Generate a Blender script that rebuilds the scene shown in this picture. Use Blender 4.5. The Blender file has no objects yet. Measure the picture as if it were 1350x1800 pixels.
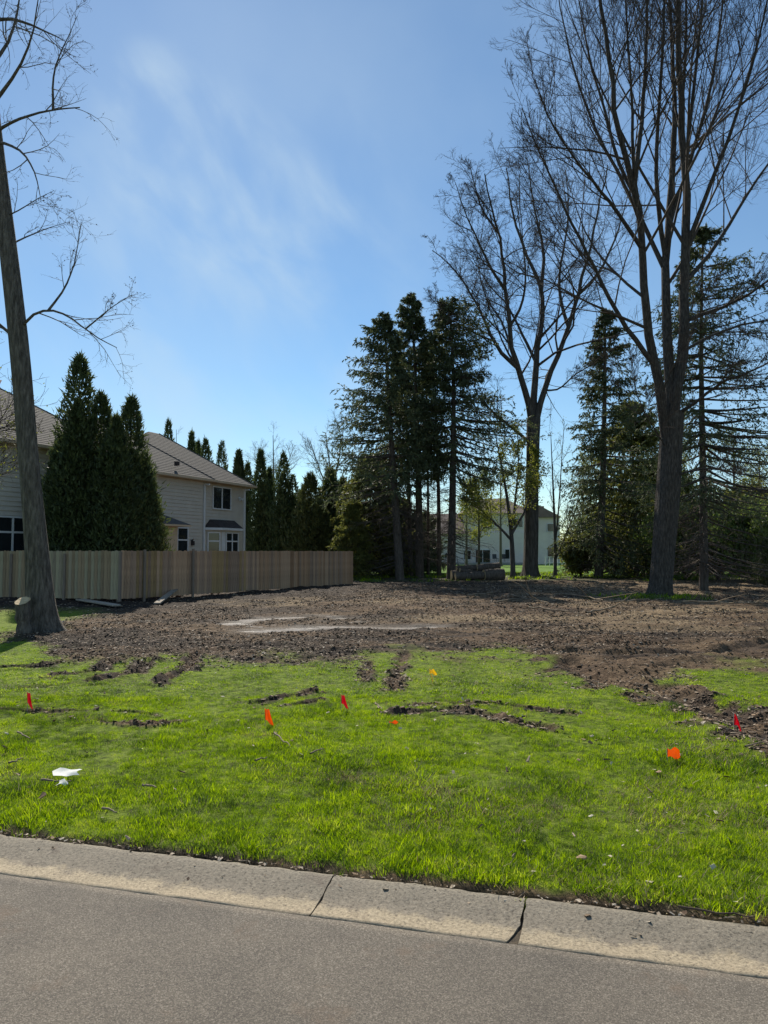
import bpy, math, random
import numpy as np
from mathutils import Vector
R = math.radians
rng = np.random.default_rng(11)
random.seed(5)
S = bpy.context.scene
COL = S.collection

# ------------------------------------------------------------------ camera, sky, sun, exposure
EYE = 1.78; FPX = 1300.0; PITCH = math.atan(70 / 1300)
cam = bpy.data.objects.new('camera', bpy.data.cameras.new('camera'))
COL.objects.link(cam); S.camera = cam
cam.location = (0, 0, EYE); cam.rotation_euler = (R(90) + PITCH, 0, 0)
cam.data.sensor_fit = 'VERTICAL'; cam.data.sensor_height = 36; cam.data.sensor_width = 27
cam.data.lens = 26.0; cam.data.clip_end = 6000; cam.data.clip_start = 0.05
SUN_AZ = -17.0; SUN_EL = 38.5            # azimuth from +Y towards +X, elevation
W = bpy.data.worlds.new('World'); S.world = W; W.use_nodes = True
nt = W.node_tree; nt.nodes.clear()
def N(t, **k):
    n = nt.nodes.new(t)
    for a, b in k.items():
        if a in n.inputs: n.inputs[a].default_value = b
        else: setattr(n, a, b)
    return n
def L(a, b): nt.links.new(a, b)
def M2(op, a, b=None):
    n = nt.nodes.new('ShaderNodeMath'); n.operation = op
    for i, v in enumerate((a, b)):
        if v is None: continue
        if isinstance(v, (int, float)): n.inputs[i].default_value = v
        else: nt.links.new(v, n.inputs[i])
    return n.outputs[0]
sky = N('ShaderNodeTexSky', sky_type='NISHITA', sun_disc=False)
sky.sun_elevation = R(SUN_EL); sky.sun_rotation = R(SUN_AZ)
sky.air_density = 1.0; sky.dust_density = 0.08; sky.ozone_density = 1.5; sky.altitude = 200
tc = N('ShaderNodeTexCoord')
def dirvec(px, py):
    v = Vector((px - 675, FPX, -(py - 900))); v.normalize()
    c, s = math.cos(PITCH), math.sin(PITCH)
    return Vector((v.x, v.y * c - v.z * s, v.y * s + v.z * c))
def blob(px, py, width):
    d = dirvec(px, py)
    dp = N('ShaderNodeVectorMath', operation='DOT_PRODUCT'); L(tc.outputs['Generated'], dp.inputs[0]); dp.inputs[1].default_value = d
    mr = N('ShaderNodeMapRange'); mr.interpolation_type = 'SMOOTHSTEP'
    mr.inputs['From Min'].default_value = math.cos(R(width)); mr.inputs['From Max'].default_value = 1.0
    L(dp.outputs['Value'], mr.inputs['Value']); return mr.outputs['Result']
def dotn(v):
    dp = N('ShaderNodeVectorMath', operation='DOT_PRODUCT'); L(tc.outputs['Generated'], dp.inputs[0]); dp.inputs[1].default_value = v; return dp.outputs['Value']
c0 = dirvec(350, 300); e1 = dirvec(500, 480) - dirvec(225, 105); e1 = (e1 - e1.dot(c0) * c0).normalized(); e2 = c0.cross(e1)
U = dotn(e1); Vq = dotn(e2)
cx = N('ShaderNodeCombineXYZ'); L(M2('MULTIPLY', U, 4.5), cx.inputs[0]); L(M2('MULTIPLY', Vq, 8.0), cx.inputs[1]); L(M2('MULTIPLY', dotn(c0), 2.0), cx.inputs[2])
n1 = N('ShaderNodeTexNoise'); n1.inputs['Scale'].default_value = 1.5; n1.inputs['Detail'].default_value = 8; n1.inputs['Roughness'].default_value = 0.48; n1.inputs['Distortion'].default_value = 0.25
L(cx.outputs[0], n1.inputs['Vector'])
r1 = N('ShaderNodeMapRange'); r1.interpolation_type = 'SMOOTHSTEP'; r1.inputs['From Min'].default_value = 0.36; r1.inputs['From Max'].default_value = 0.74; L(n1.outputs['Fac'], r1.inputs['Value'])
n2 = N('ShaderNodeTexNoise'); n2.inputs['Scale'].default_value = 2.6; n2.inputs['Detail'].default_value = 5; n2.inputs['Roughness'].default_value = 0.5
L(tc.outputs['Generated'], n2.inputs['Vector'])
r2 = N('ShaderNodeMapRange'); r2.inputs['From Min'].default_value = 0.38; r2.inputs['From Max'].default_value = 0.75; L(n2.outputs['Fac'], r2.inputs['Value'])
wis = M2('MULTIPLY', r1.outputs['Result'], M2('MINIMUM', M2('ADD', M2('ADD', blob(350, 320, 7), blob(275, 190, 4.5)), M2('ADD', M2('MULTIPLY', blob(540, 410, 6), 0.6), M2('MULTIPLY', blob(420, 560, 20), 0.55))), 1.0))
veil = M2('ADD', M2('MULTIPLY', r2.outputs['Result'], 0.22), 0.07)
cl = M2('ADD', M2('MULTIPLY', wis, 0.48), veil)
mix = N('ShaderNodeMix', data_type='RGBA'); L(cl, mix.inputs[0]); L(sky.outputs[0], mix.inputs[6]); mix.inputs[7].default_value = (6.2, 6.7, 7.4, 1)
gam = N('ShaderNodeHueSaturation'); gam.inputs['Saturation'].default_value = 1.15; L(mix.outputs[2], gam.inputs['Color'])
wb = N('ShaderNodeMix', data_type='RGBA'); wb.blend_type = 'MULTIPLY'; wb.inputs[0].default_value = 1; L(gam.outputs[0], wb.inputs[6]); wb.inputs[7].default_value = (0.90, 1.03, 1.06, 1)
bg = N('ShaderNodeBackground'); bg.inputs['Strength'].default_value = 0.086; L(wb.outputs[2], bg.inputs['Color'])
wo = N('ShaderNodeOutputWorld'); L(bg.outputs[0], wo.inputs['Surface'])
sl = bpy.data.lights.new('sun', 'SUN'); sl.energy = 5.0; sl.angle = R(0.53); sl.color = (1.0, 0.92, 0.79)
sun = bpy.data.objects.new('sun', sl); COL.objects.link(sun)
SD = Vector((math.sin(R(SUN_AZ)) * math.cos(R(SUN_EL)), math.cos(R(SUN_AZ)) * math.cos(R(SUN_EL)), math.sin(R(SUN_EL))))
sun.rotation_euler = SD.to_track_quat('Z', 'Y').to_euler(); sun.location = (0, 0, 40)
S.view_settings.view_transform = 'Standard'; S.view_settings.look = 'None'
S.view_settings.exposure = 0.36; S.view_settings.gamma = 1.0; S.view_settings.use_curve_mapping = False
S.render.engine = 'CYCLES'; S.cycles.max_bounces = 6; S.cycles.transparent_max_bounces = 4

# ------------------------------------------------------------------ helpers
def at(px, py, Y):
    d = dirvec(px, py); k = Y / d.y
    return np.array([d.x * k, Y, EYE + d.z * k])
def onz(px, py, z=0.0):
    d = dirvec(px, py); k = (z - EYE) / d.z
    return np.array([d.x * k, d.y * k, z])
TAB = rng.random((256, 256))
def vn(x, y, s=0):
    x = np.asarray(x, float) + s * 17.37; y = np.asarray(y, float) + s * 9.13
    xi = np.floor(x).astype(int); yi = np.floor(y).astype(int); fx = x - xi; fy = y - yi
    fx = fx * fx * (3 - 2 * fx); fy = fy * fy * (3 - 2 * fy)
    a = TAB[xi & 255, yi & 255]; b = TAB[(xi + 1) & 255, yi & 255]; c = TAB[xi & 255, (yi + 1) & 255]; d = TAB[(xi + 1) & 255, (yi + 1) & 255]
    return (a * (1 - fx) + b * fx) * (1 - fy) + (c * (1 - fx) + d * fx) * fy
def fbm(x, y, o=4, s=0, g=0.5):
    t = 0; a = 1; A = 0
    for i in range(o):
        t = t + a * vn(x, y, s + i * 3); A += a; a *= g
        x, y = (x * 1.62 - y * 1.21), (x * 1.21 + y * 1.62)
    return t / A
def ss(a, b, x):
    t = np.clip((x - a) / (b - a), 0, 1); return t * t * (3 - 2 * t)

class MB:
    def __init__(s): s.V = []; s.F = []; s.n = 0; s.sm = []
    def add(s, V, F, smooth=True):
        V = np.asarray(V, float).reshape(-1, 3); F = np.asarray(F, int)
        s.V.append(V); s.F.append(F + s.n); s.sm.append(np.full(len(F), smooth)); s.n += len(V); return s
    def box(s, lo, hi, fr=None):
        x0, y0, z0 = lo; x1, y1, z1 = hi
        V = np.array([[x0,y0,z0],[x1,y0,z0],[x1,y1,z0],[x0,y1,z0],[x0,y0,z1],[x1,y0,z1],[x1,y1,z1],[x0,y1,z1]], float)
        if fr is not None: V = fr(V)
        return s.add(V, [[0,3,2,1],[4,5,6,7],[0,1,5,4],[1,2,6,5],[2,3,7,6],[3,0,4,7]], False)
    def poly(s, P, fr=None):
        V = np.array(P, float)
        if fr is not None: V = fr(V)
        for i in range(1, len(V) - 1): s.add(V[[0, i, i + 1]], [[0, 1, 2]], False)
        return s
    def prism(s, P, off, fr=None):            # polygon P extruded by vector off
        P = np.array(P, float); Q = P + np.array(off); n = len(P)
        V = np.vstack([P, Q])
        if fr is not None: V = fr(V)
        for i in range(1, n - 1):
            s.add(V[[0, i + 1, i]], [[0, 1, 2]], False); s.add(V[[n, n + i, n + i + 1]], [[0, 1, 2]], False)
        for i in range(n):
            j = (i + 1) % n; s.add(V[[i, j, n + j, n + i]], [[0, 1, 2, 3]], False)
        return s
    def tubes(s, P, Rd, m=4):
        P = np.asarray(P, float); Rd = np.asarray(Rd, float)
        if P.ndim == 2: P = P[None]; Rd = Rd[None]
        K, n, _ = P.shape
        T = np.gradient(P, axis=1); T /= np.linalg.norm(T, axis=2, keepdims=True) + 1e-9
        mean = P[:, -1] - P[:, 0]; mean /= np.linalg.norm(mean, axis=1, keepdims=True) + 1e-9
        ref = np.where(np.abs(mean[:, 2:3]) > 0.7, np.array([[1., 0, 0]]), np.array([[0, 0, 1.]]))
        U = np.cross(T, ref[:, None, :]); U /= np.linalg.norm(U, axis=2, keepdims=True) + 1e-9
        Vv = np.cross(T, U)
        a = np.arange(m) * 2 * math.pi / m
        ring = P[:, :, None] + Rd[:, :, None, None] * (np.cos(a)[None, None, :, None] * U[:, :, None] + np.sin(a)[None, None, :, None] * Vv[:, :, None])
        idx = np.arange(K * n * m).reshape(K, n, m)
        A = idx[:, :-1, :]; B = idx[:, 1:, :]
        F = np.stack([A, np.roll(A, -1, 2), np.roll(B, -1, 2), B], -1).reshape(-1, 4)
        return s.add(ring.reshape(-1, 3), F)
    def tris(s, C, a, b):                    # spiky leaf: base C +- b/2, tip C + a
        V = np.stack([C - b * 0.5, C + b * 0.5, C + a], 1).reshape(-1, 3)
        return s.add(V, np.arange(len(V)).reshape(-1, 3), False)
    def rh(s, C, a, b):                      # rhombic leaf
        V = np.stack([C - a * 0.5, C + b * 0.5, C + a * 0.5, C - b * 0.5], 1).reshape(-1, 3)
        return s.add(V, np.arange(len(V)).reshape(-1, 4), False)
    def mesh(s, name):
        me = bpy.data.meshes.new(name); V = np.vstack(s.V)
        lens = np.concatenate([np.full(len(F), F.shape[1]) for F in s.F]); lo = np.concatenate([F.ravel() for F in s.F])
        me.vertices.add(len(V)); me.vertices.foreach_set('co', V.ravel().astype(np.float32))
        me.loops.add(len(lo)); me.loops.foreach_set('vertex_index', lo.astype(np.int32))
        me.polygons.add(len(lens)); st = np.concatenate([[0], np.cumsum(lens)[:-1]])
        me.polygons.foreach_set('loop_start', st.astype(np.int32))
        me.update(calc_edges=True)
        me.polygons.foreach_set('use_smooth', np.concatenate(s.sm)); me.update()
        return me
    def build(s, name, m, parent=None, **k):
        me = s.mesh(name); me.materials.append(m)
        o = bpy.data.objects.new(name, me); COL.objects.link(o)
        if parent is not None: o.parent = parent
        return tag(o, **k)
def tag(o, label=None, cat=None, group=None, kind=None):
    if label: o['label'] = label
    if cat: o['category'] = cat
    if group: o['group'] = group
    if kind: o['kind'] = kind
    return o
def empty(name, loc=(0, 0, 0), rz=0, **k):
    o = bpy.data.objects.new(name, None); COL.objects.link(o); o.location = loc; o.rotation_euler = (0, 0, rz)
    o.empty_display_size = 0.2
    return tag(o, **k)
def copy_tree(o, parent=None):
    c = o.copy(); COL.objects.link(c)
    if parent is not None: c.parent = parent
    for ch in [x for x in bpy.data.objects if x.parent == o]: copy_tree(ch, c)
    return c

# ------------------------------------------------------------------ materials
def mat(name, cols, scale=4.0, rough=0.85, bump=0.3, bscale=None, coord='Object', stretch=(1, 1, 1), trans=0.0, spec=0.3, detail=6, rnd=0.0, bdist=0.02, pos=None):
    global nt
    m = bpy.data.materials.new(name); m.use_nodes = True; nt = m.node_tree; nt.nodes.clear()
    out = N('ShaderNodeOutputMaterial'); p = N('ShaderNodeBsdfPrincipled')
    p.inputs['Roughness'].default_value = rough; p.inputs['Specular IOR Level'].default_value = spec
    if coord == 'Position': src = N('ShaderNodeNewGeometry').outputs['Position']
    else: src = N('ShaderNodeTexCoord').outputs[coord]
    mpn = N('ShaderNodeMapping'); mpn.inputs['Scale'].default_value = stretch; L(src, mpn.inputs['Vector'])
    nz = N('ShaderNodeTexNoise'); nz.inputs['Scale'].default_value = scale; nz.inputs['Detail'].default_value = detail; nz.inputs['Roughness'].default_value = 0.6
    L(mpn.outputs[0], nz.inputs['Vector'])
    fac = nz.outputs['Fac']
    if rnd:
        oi = N('ShaderNodeObjectInfo'); fac = M2('ADD', fac, M2('MULTIPLY', M2('SUBTRACT', oi.outputs['Random'], 0.5), rnd))
    cr = N('ShaderNodeValToRGB'); L(fac, cr.inputs['Fac'])
    els = cr.color_ramp.elements
    while len(els) < len(cols): els.new(0.5)
    for i, c in enumerate(cols):
        els[i].position = (pos[i] if pos else 0.3 + 0.4 * i / max(1, len(cols) - 1)); els[i].color = (*c, 1)
    L(cr.outputs[0], p.inputs['Base Color'])
    if bump:
        nb = N('ShaderNodeTexNoise'); nb.inputs['Scale'].default_value = bscale or scale * 5; nb.inputs['Detail'].default_value = 5; L(mpn.outputs[0], nb.inputs['Vector'])
        bp = N('ShaderNodeBump'); bp.inputs['Strength'].default_value = bump; bp.inputs['Distance'].default_value = bdist; L(nb.outputs['Fac'], bp.inputs['Height']); L(bp.outputs[0], p.inputs['Normal'])
    if trans:
        tr = N('ShaderNodeBsdfTranslucent'); hs = N('ShaderNodeHueSaturation'); hs.inputs['Value'].default_value = 1.5; hs.inputs['Saturation'].default_value = 1.1
        L(cr.outputs[0], hs.inputs['Color']); L(hs.outputs[0], tr.inputs['Color'])
        ms = N('ShaderNodeMixShader'); ms.inputs[0].default_value = trans; L(p.outputs[0], ms.inputs[1]); L(tr.outputs[0], ms.inputs[2]); L(ms.outputs[0], out.inputs['Surface'])
    else: L(p.outputs[0], out.inputs['Surface'])
    return m
def glass(name, col=(0.015, 0.018, 0.02)):
    return mat(name, [col, tuple(c * 1.8 for c in col)], 1.5, 0.06, 0.02, 2, spec=0.6)
M_bark = mat('maple_bark', [(0.045, 0.04, 0.035), (0.085, 0.076, 0.066), (0.15, 0.135, 0.118)], 3, 0.95, 1.0, 9, 'Object', (4, 4, 0.6), bdist=0.05)
M_barkgrey = mat('grey_trunk_bark', [(0.05, 0.043, 0.034), (0.13, 0.113, 0.092), (0.25, 0.22, 0.18)], 4, 0.95, 1.0, 9, 'Object', (5, 5, 0.8), bdist=0.08, detail=9)
M_barkmap = mat('maple_trunk_bark', [(0.028, 0.024, 0.02), (0.078, 0.066, 0.055), (0.15, 0.13, 0.11)], 4, 0.95, 1.0, 9, 'Object', (5, 5, 1.0), bdist=0.08, detail=9)
M_twig = mat('twig_bark', [(0.05, 0.04, 0.033), (0.10, 0.08, 0.066)], 2, 0.9, 0)
M_twig2 = mat('budding_twig_bark', [(0.11, 0.09, 0.07), (0.17, 0.14, 0.10)], 2, 0.9, 0)
M_spbark = mat('spruce_bark', [(0.05, 0.04, 0.033), (0.10, 0.08, 0.065), (0.15, 0.125, 0.105)], 4, 0.95, 0.8, 14, 'Object', (3, 3, 0.9), bdist=0.03)
M_spruce = mat('spruce_needles', [(0.045, 0.058, 0.03), (0.085, 0.105, 0.05), (0.15, 0.165, 0.075)], 2.2, 0.6, 0, trans=0.3, coord='Position')
M_spruce2 = mat('olive_needles', [(0.07, 0.075, 0.026), (0.13, 0.14, 0.04), (0.21, 0.21, 0.06)], 1.6, 0.6, 0, trans=0.45, coord='Position')
M_arb = mat('arborvitae_sprays', [(0.028, 0.04, 0.018), (0.06, 0.08, 0.03), (0.14, 0.165, 0.06)], 3.2, 0.55, 0, trans=0.3, coord='Position')
M_shrub = mat('shrub_leaves', [(0.06, 0.085, 0.025), (0.11, 0.15, 0.04), (0.17, 0.21, 0.06)], 1.5, 0.6, 0, trans=0.4, coord='Position')
M_bud = mat('young_leaves', [(0.16, 0.18, 0.04), (0.24, 0.25, 0.06)], 3, 0.6, 0, trans=0.4)
M_budbrown = mat('brown_buds', [(0.07, 0.035, 0.03), (0.13, 0.07, 0.05)], 8, 0.7, 0)

# ------------------------------------------------------------------ terrain height
ESL = -0.27; EY0 = 3.60; EN = np.array([0.27, 1.0]) / math.hypot(0.27, 1)      # asphalt edge y = EY0 + ESL x
def edge_d(x, y): return (x * EN[0] + (y - EY0) * EN[1])
CW = 0.44
def H0(x, y):
    x = np.asarray(x, float); y = np.asarray(y, float)
    z = 0.045 - 0.155 * np.exp(-((x + 5) / 10) ** 2 - ((y - 25) / 8.5) ** 2) - 0.07 * np.exp(-((x + 9) / 5) ** 2 - ((y - 28) / 5) ** 2)
    z = z + 0.03 * (fbm(x * .25, y * .25, 3, 5) - .5) * ss(5, 9, y)
    z = z + 0.0016 * np.maximum(0, y - 60)
    return z
def flat_px(x, y):
    y = np.maximum(y, 0.5)
    c, s = math.cos(PITCH), math.sin(PITCH); dz = -EYE + 0.0
    yc = y * c + dz * s; zc = -y * s + dz * c
    return 675 + FPX * x / yc, 900 - FPX * zc / yc
BX = [-200, 0, 40, 100, 190, 300, 420, 520, 640, 760, 880, 960, 1040, 1100, 1150, 1260, 1350, 1600]
BYv = [1120, 1125, 1128, 1150, 1166, 1160, 1166, 1158, 1156, 1160, 1150, 1166, 1196, 1200, 1192, 1172, 1178, 1180]
def seg_d(px, py, pts):
    d = np.full(np.shape(px), 1e9)
    for (x0, y0), (x1, y1) in zip(pts[:-1], pts[1:]):
        vx, vy = x1 - x0, y1 - y0; t = np.clip(((px - x0) * vx + (py - y0) * vy) / (vx * vx + vy * vy), 0, 1)
        d = np.minimum(d, np.hypot(px - x0 - t * vx, (py - y0 - t * vy)))
    return d
def wp(*pts): return [tuple(onz(a, b, 0.03)[:2]) for a, b in pts]
TRACKS = [(wp((1000,1165),(1080,1200),(1180,1222),(1290,1262),(1420,1320)), 0.30, 1.0),
          (wp((700,1258),(800,1250),(880,1268),(960,1282)), 0.09, .42), (wp((740,1243),(860,1240),(1010,1258)), 0.06, .4),
          (wp((170,1268),(250,1280),(310,1272)), 0.05, .45), (wp((205,1252),(275,1260)), 0.04, .5), (wp((0,1176),(80,1170),(190,1150)), 0.13, .7),
          (wp((100,1192),(170,1180),(215,1160)), 0.12, .8), (wp((165,1200),(240,1182),(260,1165)), 0.11, .8), (wp((280,1204),(330,1176),(345,1150)), 0.10, .75),
          (wp((0,1250),(120,1252),(160,1250)), 0.05, .35), (wp((440,1238),(500,1228),(540,1222)), 0.09, .5), (wp((515,1243),(560,1233)), 0.08, .5),
          (wp((690,1215),(700,1180),(712,1150)), 0.10, .45), (wp((640,1200),(650,1165)), 0.08, .4), (wp((1080,1150),(1240,1150),(1350,1132)), 0.2, .8),
          (wp((0,1215),(100,1206),(170,1196)), 0.05, .4)]
PUD = [(wp((395,1090),(470,1080),(560,1077),(600,1080)), 0.5), (wp((455,1103),(560,1097),(640,1098),(700,1099),(755,1096)), 0.6), (wp((560,1085),(640,1088)), .25)]
def mudmask(x, y):
    px, py = flat_px(x, y)
    b = np.interp(px, BX, BYv)
    yb = FPX * EYE / np.maximum(b - 970, 5)                     # boundary distance
    m = ss(-0.9, 0.9, (y - yb) + 3.2 * (fbm(x * .9, y * .9, 4, 2) - .5) + 1.6 * (fbm(x * 4, y * 4, 3, 4) - .5))
    # lawn at the far left behind the tree, grass tufts at the far edge
    left = ss(0.5, -0.5, (x + 8.2 + 0.10 * (y - 17)) + 1.5 * (fbm(x * 1.2, y * 1.2, 3, 8) - .5)) * ss(26, 22, y)
    m = m * (1 - left)
    far = ss(41.5, 45.5, y + 3 * (fbm(x * .6, y * .6, 3, 9) - .5) - 0.1 * np.abs(x))
    m = m * (1 - far)
    for pts, w, k in TRACKS:
        d = seg_d(x, y, pts) / w
        n = fbm(x * 4, y * 4, 4, 14)
        m = np.maximum(m, np.clip((k + .35) * 1.3 * ss(2.2, 0.6, d + 3.4 * (n - .5)), 0, 1))
    m = m * ss(.55, .75, edge_d(x, y))
    return m
def rut(x, y):
    z = 0
    for pts, w, k in TRACKS:
        d = seg_d(x, y, pts) / w
        z = z + (-0.085 * np.exp(-(d / .8) ** 2) + 0.045 * np.exp(-((d - 1.4) / .5) ** 2)) * k
    return z
def terrain(x, y, micro=True):
    m = mudmask(x, y); z = H0(x, y)
    pud = 0
    for pts, w in PUD:
        d = seg_d(x, y, pts); pud = np.maximum(pud, np.exp(-(d / w) ** 2))
    z = z - 0.075 * pud
    rel = 0.16 * (fbm(x * .9, y * 2.2, 3, 21) - .5) + 0.05 * (np.abs(fbm(x * 2.0, y * 5.5, 3, 22) - .5) * 2 - .25) + 0.042 * (fbm(x * 7, y * 13, 3, 23, .6) - .5)
    # long grooves left by tracked machines, running roughly across the lot
    a1 = x * .18 + y; a2 = -x * .42 + y
    g = 0.085 * (vn(a1 * 3.2 + .4 * fbm(x, y, 2, 3), x * .22, 31) - .5) * ss(.35, .65, fbm(x * .25, y * .25, 2, 40)) + 0.07 * (vn(a2 * 3.4, x * .2, 33) - .5) * ss(.45, .65, fbm(x * .3, y * .3, 2, 41))
    # ribbed tread marks in front of the big right-hand tree
    tr = np.exp(-((x - 9.0) / 4.2) ** 2 - ((y - 21.5) / 3.4) ** 2)
    rib = 0.075 * (np.sin((x * 0.86 + y * 0.5) * 2 * math.pi / 0.42) * .5) * tr
    z = z + m * (rel * (1 - 0.3 * pud) * ss(11, 15, y + 6 * m) + g + rib) + rut(x, y)
    z = z + (1 - m) * 0.035 * (fbm(x * 2.5, y * 2.5, 3, 50) - .5)
    bare = np.exp(-(edge_d(x, y) - CW - .02) ** 2 / .003)
    z = z - 0.02 * bare
    e = edge_d(x, y)
    z = np.where(e < CW + .03, np.where(e < CW - .05, -0.12, -0.12 + (z + .12) * ss(CW - .05, CW + .03, e)), z)
    return z, m, pud

# ------------------------------------------------------------------ ground sheet
def build_ground():
    th = np.concatenate([np.linspace(-180, -36, 26)[:-1], np.arange(-36, 36, 0.13), np.linspace(36, 180, 26)]); th = R(1) * th
    rr = [0.02, 0.8, 1.6, 2.4, 2.8]; r = 3.0
    while r < 56: rr.append(r); r *= 1.0048
    while r < 4000: rr.append(r); r *= 1.12
    rr = np.array(rr); A, RR = np.meshgrid(th, rr)
    X = np.sin(A) * RR; Y = np.cos(A) * RR
    Z, Mk, Pd = terrain(X, Y)
    ee = edge_d(X, Y); Mk = np.maximum(Mk, ss(CW + .13, CW + .05, ee + .10 * (fbm(X * 6, Y * 6, 3, 97) - .5)) * .95)
    nr, nc = X.shape; idx = np.arange(nr * nc).reshape(nr, nc)
    F = np.stack([idx[:-1, :-1], idx[:-1, 1:], idx[1:, 1:], idx[1:, :-1]], -1).reshape(-1, 4)[:, ::-1]
    mb = MB(); mb.add(np.stack([X, Y, Z], -1).reshape(-1, 3), F)
    global nt
    m = bpy.data.materials.new('lot_ground'); m.use_nodes = True; nt = m.node_tree; nt.nodes.clear()
    out = N('ShaderNodeOutputMaterial'); p = N('ShaderNodeBsdfPrincipled'); L(p.outputs[0], out.inputs['Surface'])
    pos = N('ShaderNodeNewGeometry').outputs['Position']
    def noise(sc, det=6, ro=.6):
        n = N('ShaderNodeTexNoise'); n.inputs['Scale'].default_value = sc; n.inputs['Detail'].default_value = det; n.inputs['Roughness'].default_value = ro; L(pos, n.inputs['Vector']); return n.outputs['Fac']
    def ramp(f, cols, ps):
        c = N('ShaderNodeValToRGB'); L(f, c.inputs['Fac']); e = c.color_ramp.elements
        while len(e) < len(cols): e.new(.5)
        for i, q in enumerate(cols): e[i].position = ps[i]; e[i].color = (*q, 1)
        return c.outputs[0]
    def mixc(f, a, b):
        n = N('ShaderNodeMix', data_type='RGBA')
        if isinstance(f, float): n.inputs[0].default_value = f
        else: L(f, n.inputs[0])
        for i, v in ((6, a), (7, b)):
            if isinstance(v, tuple): n.inputs[i].default_value = (*v, 1)
            else: L(v, n.inputs[i])
        return n.outputs[2]
    at_m = N('ShaderNodeAttribute', attribute_name='mud').outputs['Fac']; at_w = N('ShaderNodeAttribute', attribute_name='wet').outputs['Fac']
    dirt = ramp(noise(11, 10, .8), [(0.015, 0.009, 0.006), (0.066, 0.042, 0.026), (0.13, 0.086, 0.054), (0.33, 0.25, 0.17)], [.36, .47, .56, .69])
    tan = ramp(noise(12, 10, .8), [(0.06, 0.04, 0.024), (0.18, 0.12, 0.07), (0.25, 0.18, 0.11), (0.42, 0.32, 0.21)], [.34, .48, .58, .72])
    big = N('ShaderNodeMapRange'); L(noise(0.33, 3), big.inputs['Value']); big.inputs['From Min'].default_value = .42; big.inputs['From Max'].default_value = .62
    d1 = mixc(M2('MULTIPLY', big.outputs[0], .65), dirt, tan)
    wetm = mixc(M2('MULTIPLY', at_w, .8), d1, (0.06, 0.05, 0.042))
    turf = ramp(noise(9, 8, .7), [(0.055, 0.075, 0.014), (0.14, 0.20, 0.016), (0.24, 0.29, 0.04)], [.35, .5, .68])
    farg = ramp(noise(.9, 4), [(0.09, 0.17, 0.025), (0.13, 0.23, 0.03)], [.35, .65])
    sep = N('ShaderNodeSeparateXYZ'); L(pos, sep.inputs[0])
    fr = N('ShaderNodeMapRange'); L(sep.outputs['Y'], fr.inputs['Value']); fr.inputs['From Min'].default_value = 50; fr.inputs['From Max'].default_value = 56
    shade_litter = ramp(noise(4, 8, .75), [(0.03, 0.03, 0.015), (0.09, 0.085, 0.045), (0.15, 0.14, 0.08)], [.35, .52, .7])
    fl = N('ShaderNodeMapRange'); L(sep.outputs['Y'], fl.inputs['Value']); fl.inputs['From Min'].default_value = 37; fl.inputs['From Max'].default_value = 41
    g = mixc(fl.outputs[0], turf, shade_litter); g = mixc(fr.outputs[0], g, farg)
    at_d = N('ShaderNodeAttribute', attribute_name='damp_and_shade').outputs['Fac']
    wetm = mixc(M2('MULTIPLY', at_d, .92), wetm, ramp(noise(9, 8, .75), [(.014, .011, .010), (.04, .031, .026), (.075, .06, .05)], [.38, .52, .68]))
    straw = ramp(noise(14, 10, .8), [(.09, .062, .035), (.24, .175, .105), (.34, .26, .16), (.52, .43, .29)], [.34, .48, .58, .72])
    at_s = N('ShaderNodeAttribute', attribute_name='straw').outputs['Fac']
    wetm = mixc(M2('MULTIPLY', at_s, .8), wetm, straw)
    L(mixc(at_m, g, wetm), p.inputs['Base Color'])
    ro = N('ShaderNodeMapRange'); L(at_w, ro.inputs['Value']); ro.inputs['To Min'].default_value = .9; ro.inputs['To Max'].default_value = .55
    L(ro.outputs[0], p.inputs['Roughness']); p.inputs['Specular IOR Level'].default_value = .1
    bp = N('ShaderNodeBump'); bp.inputs['Strength'].default_value = 1.0; bp.inputs['Distance'].default_value = .05; L(noise(16, 8, .7), bp.inputs['Height']); L(bp.outputs[0], p.inputs['Normal'])
    o = mb.build('ground', m, label='churned muddy lot with lawn in front', kind='structure')
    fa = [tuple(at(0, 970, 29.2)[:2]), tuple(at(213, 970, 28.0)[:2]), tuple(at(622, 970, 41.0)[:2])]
    dd_ = seg_d(X, Y, fa); Dm = ss(6.0, 2.5, dd_ + 3.0 * (fbm(X * .8, Y * .8, 3, 90) - .5))  # painted shade: soil colour darkened along the fence base like a cast shadow
    Dm = np.maximum(Dm, ss(.56, .66, fbm(X * .45 + 3, Y * .9, 4, 91)) * .8)
    Dm = np.maximum(Dm, ss(1.6, .2, np.abs(Y - 15.2 - .05 * X)) * ss(.45, .6, fbm(X * .7, Y * 2, 3, 92)) * .9)
    sk = ss(.52, .75, vn((X * .18 + Y) * 3.2 + .4 * fbm(X, Y, 2, 3), X * .22, 131)) * ss(.35, .6, fbm(X * .3, Y * .5, 2, 94)) + ss(.6, .8, vn((Y - X * .42) * 3.4, X * .2, 133)) * ss(.4, .6, fbm(X * .3, Y * .4, 2, 95))
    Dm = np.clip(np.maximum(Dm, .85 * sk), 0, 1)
    Sw = ss(2, 9, X + 2.5 * (fbm(X * .5, Y * .5, 3, 98) - .5) * 2) * ss(13, 18, Y) * ss(.35, .62, fbm(X * .35 + 9, Y * 1.3, 4, 99)) + ss(.2, .8, np.exp(-((X - 3.0 + .3 * (Y - 20)) / 3.2) ** 2 - ((Y - 20.2) / 1.1) ** 2)) + ss(.3, .9, np.exp(-((X + 2) / 6) ** 2 - ((Y - 28) / 2.6) ** 2)) * ss(.4, .6, fbm(X * .6, Y * 1.5, 3, 100))
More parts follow.
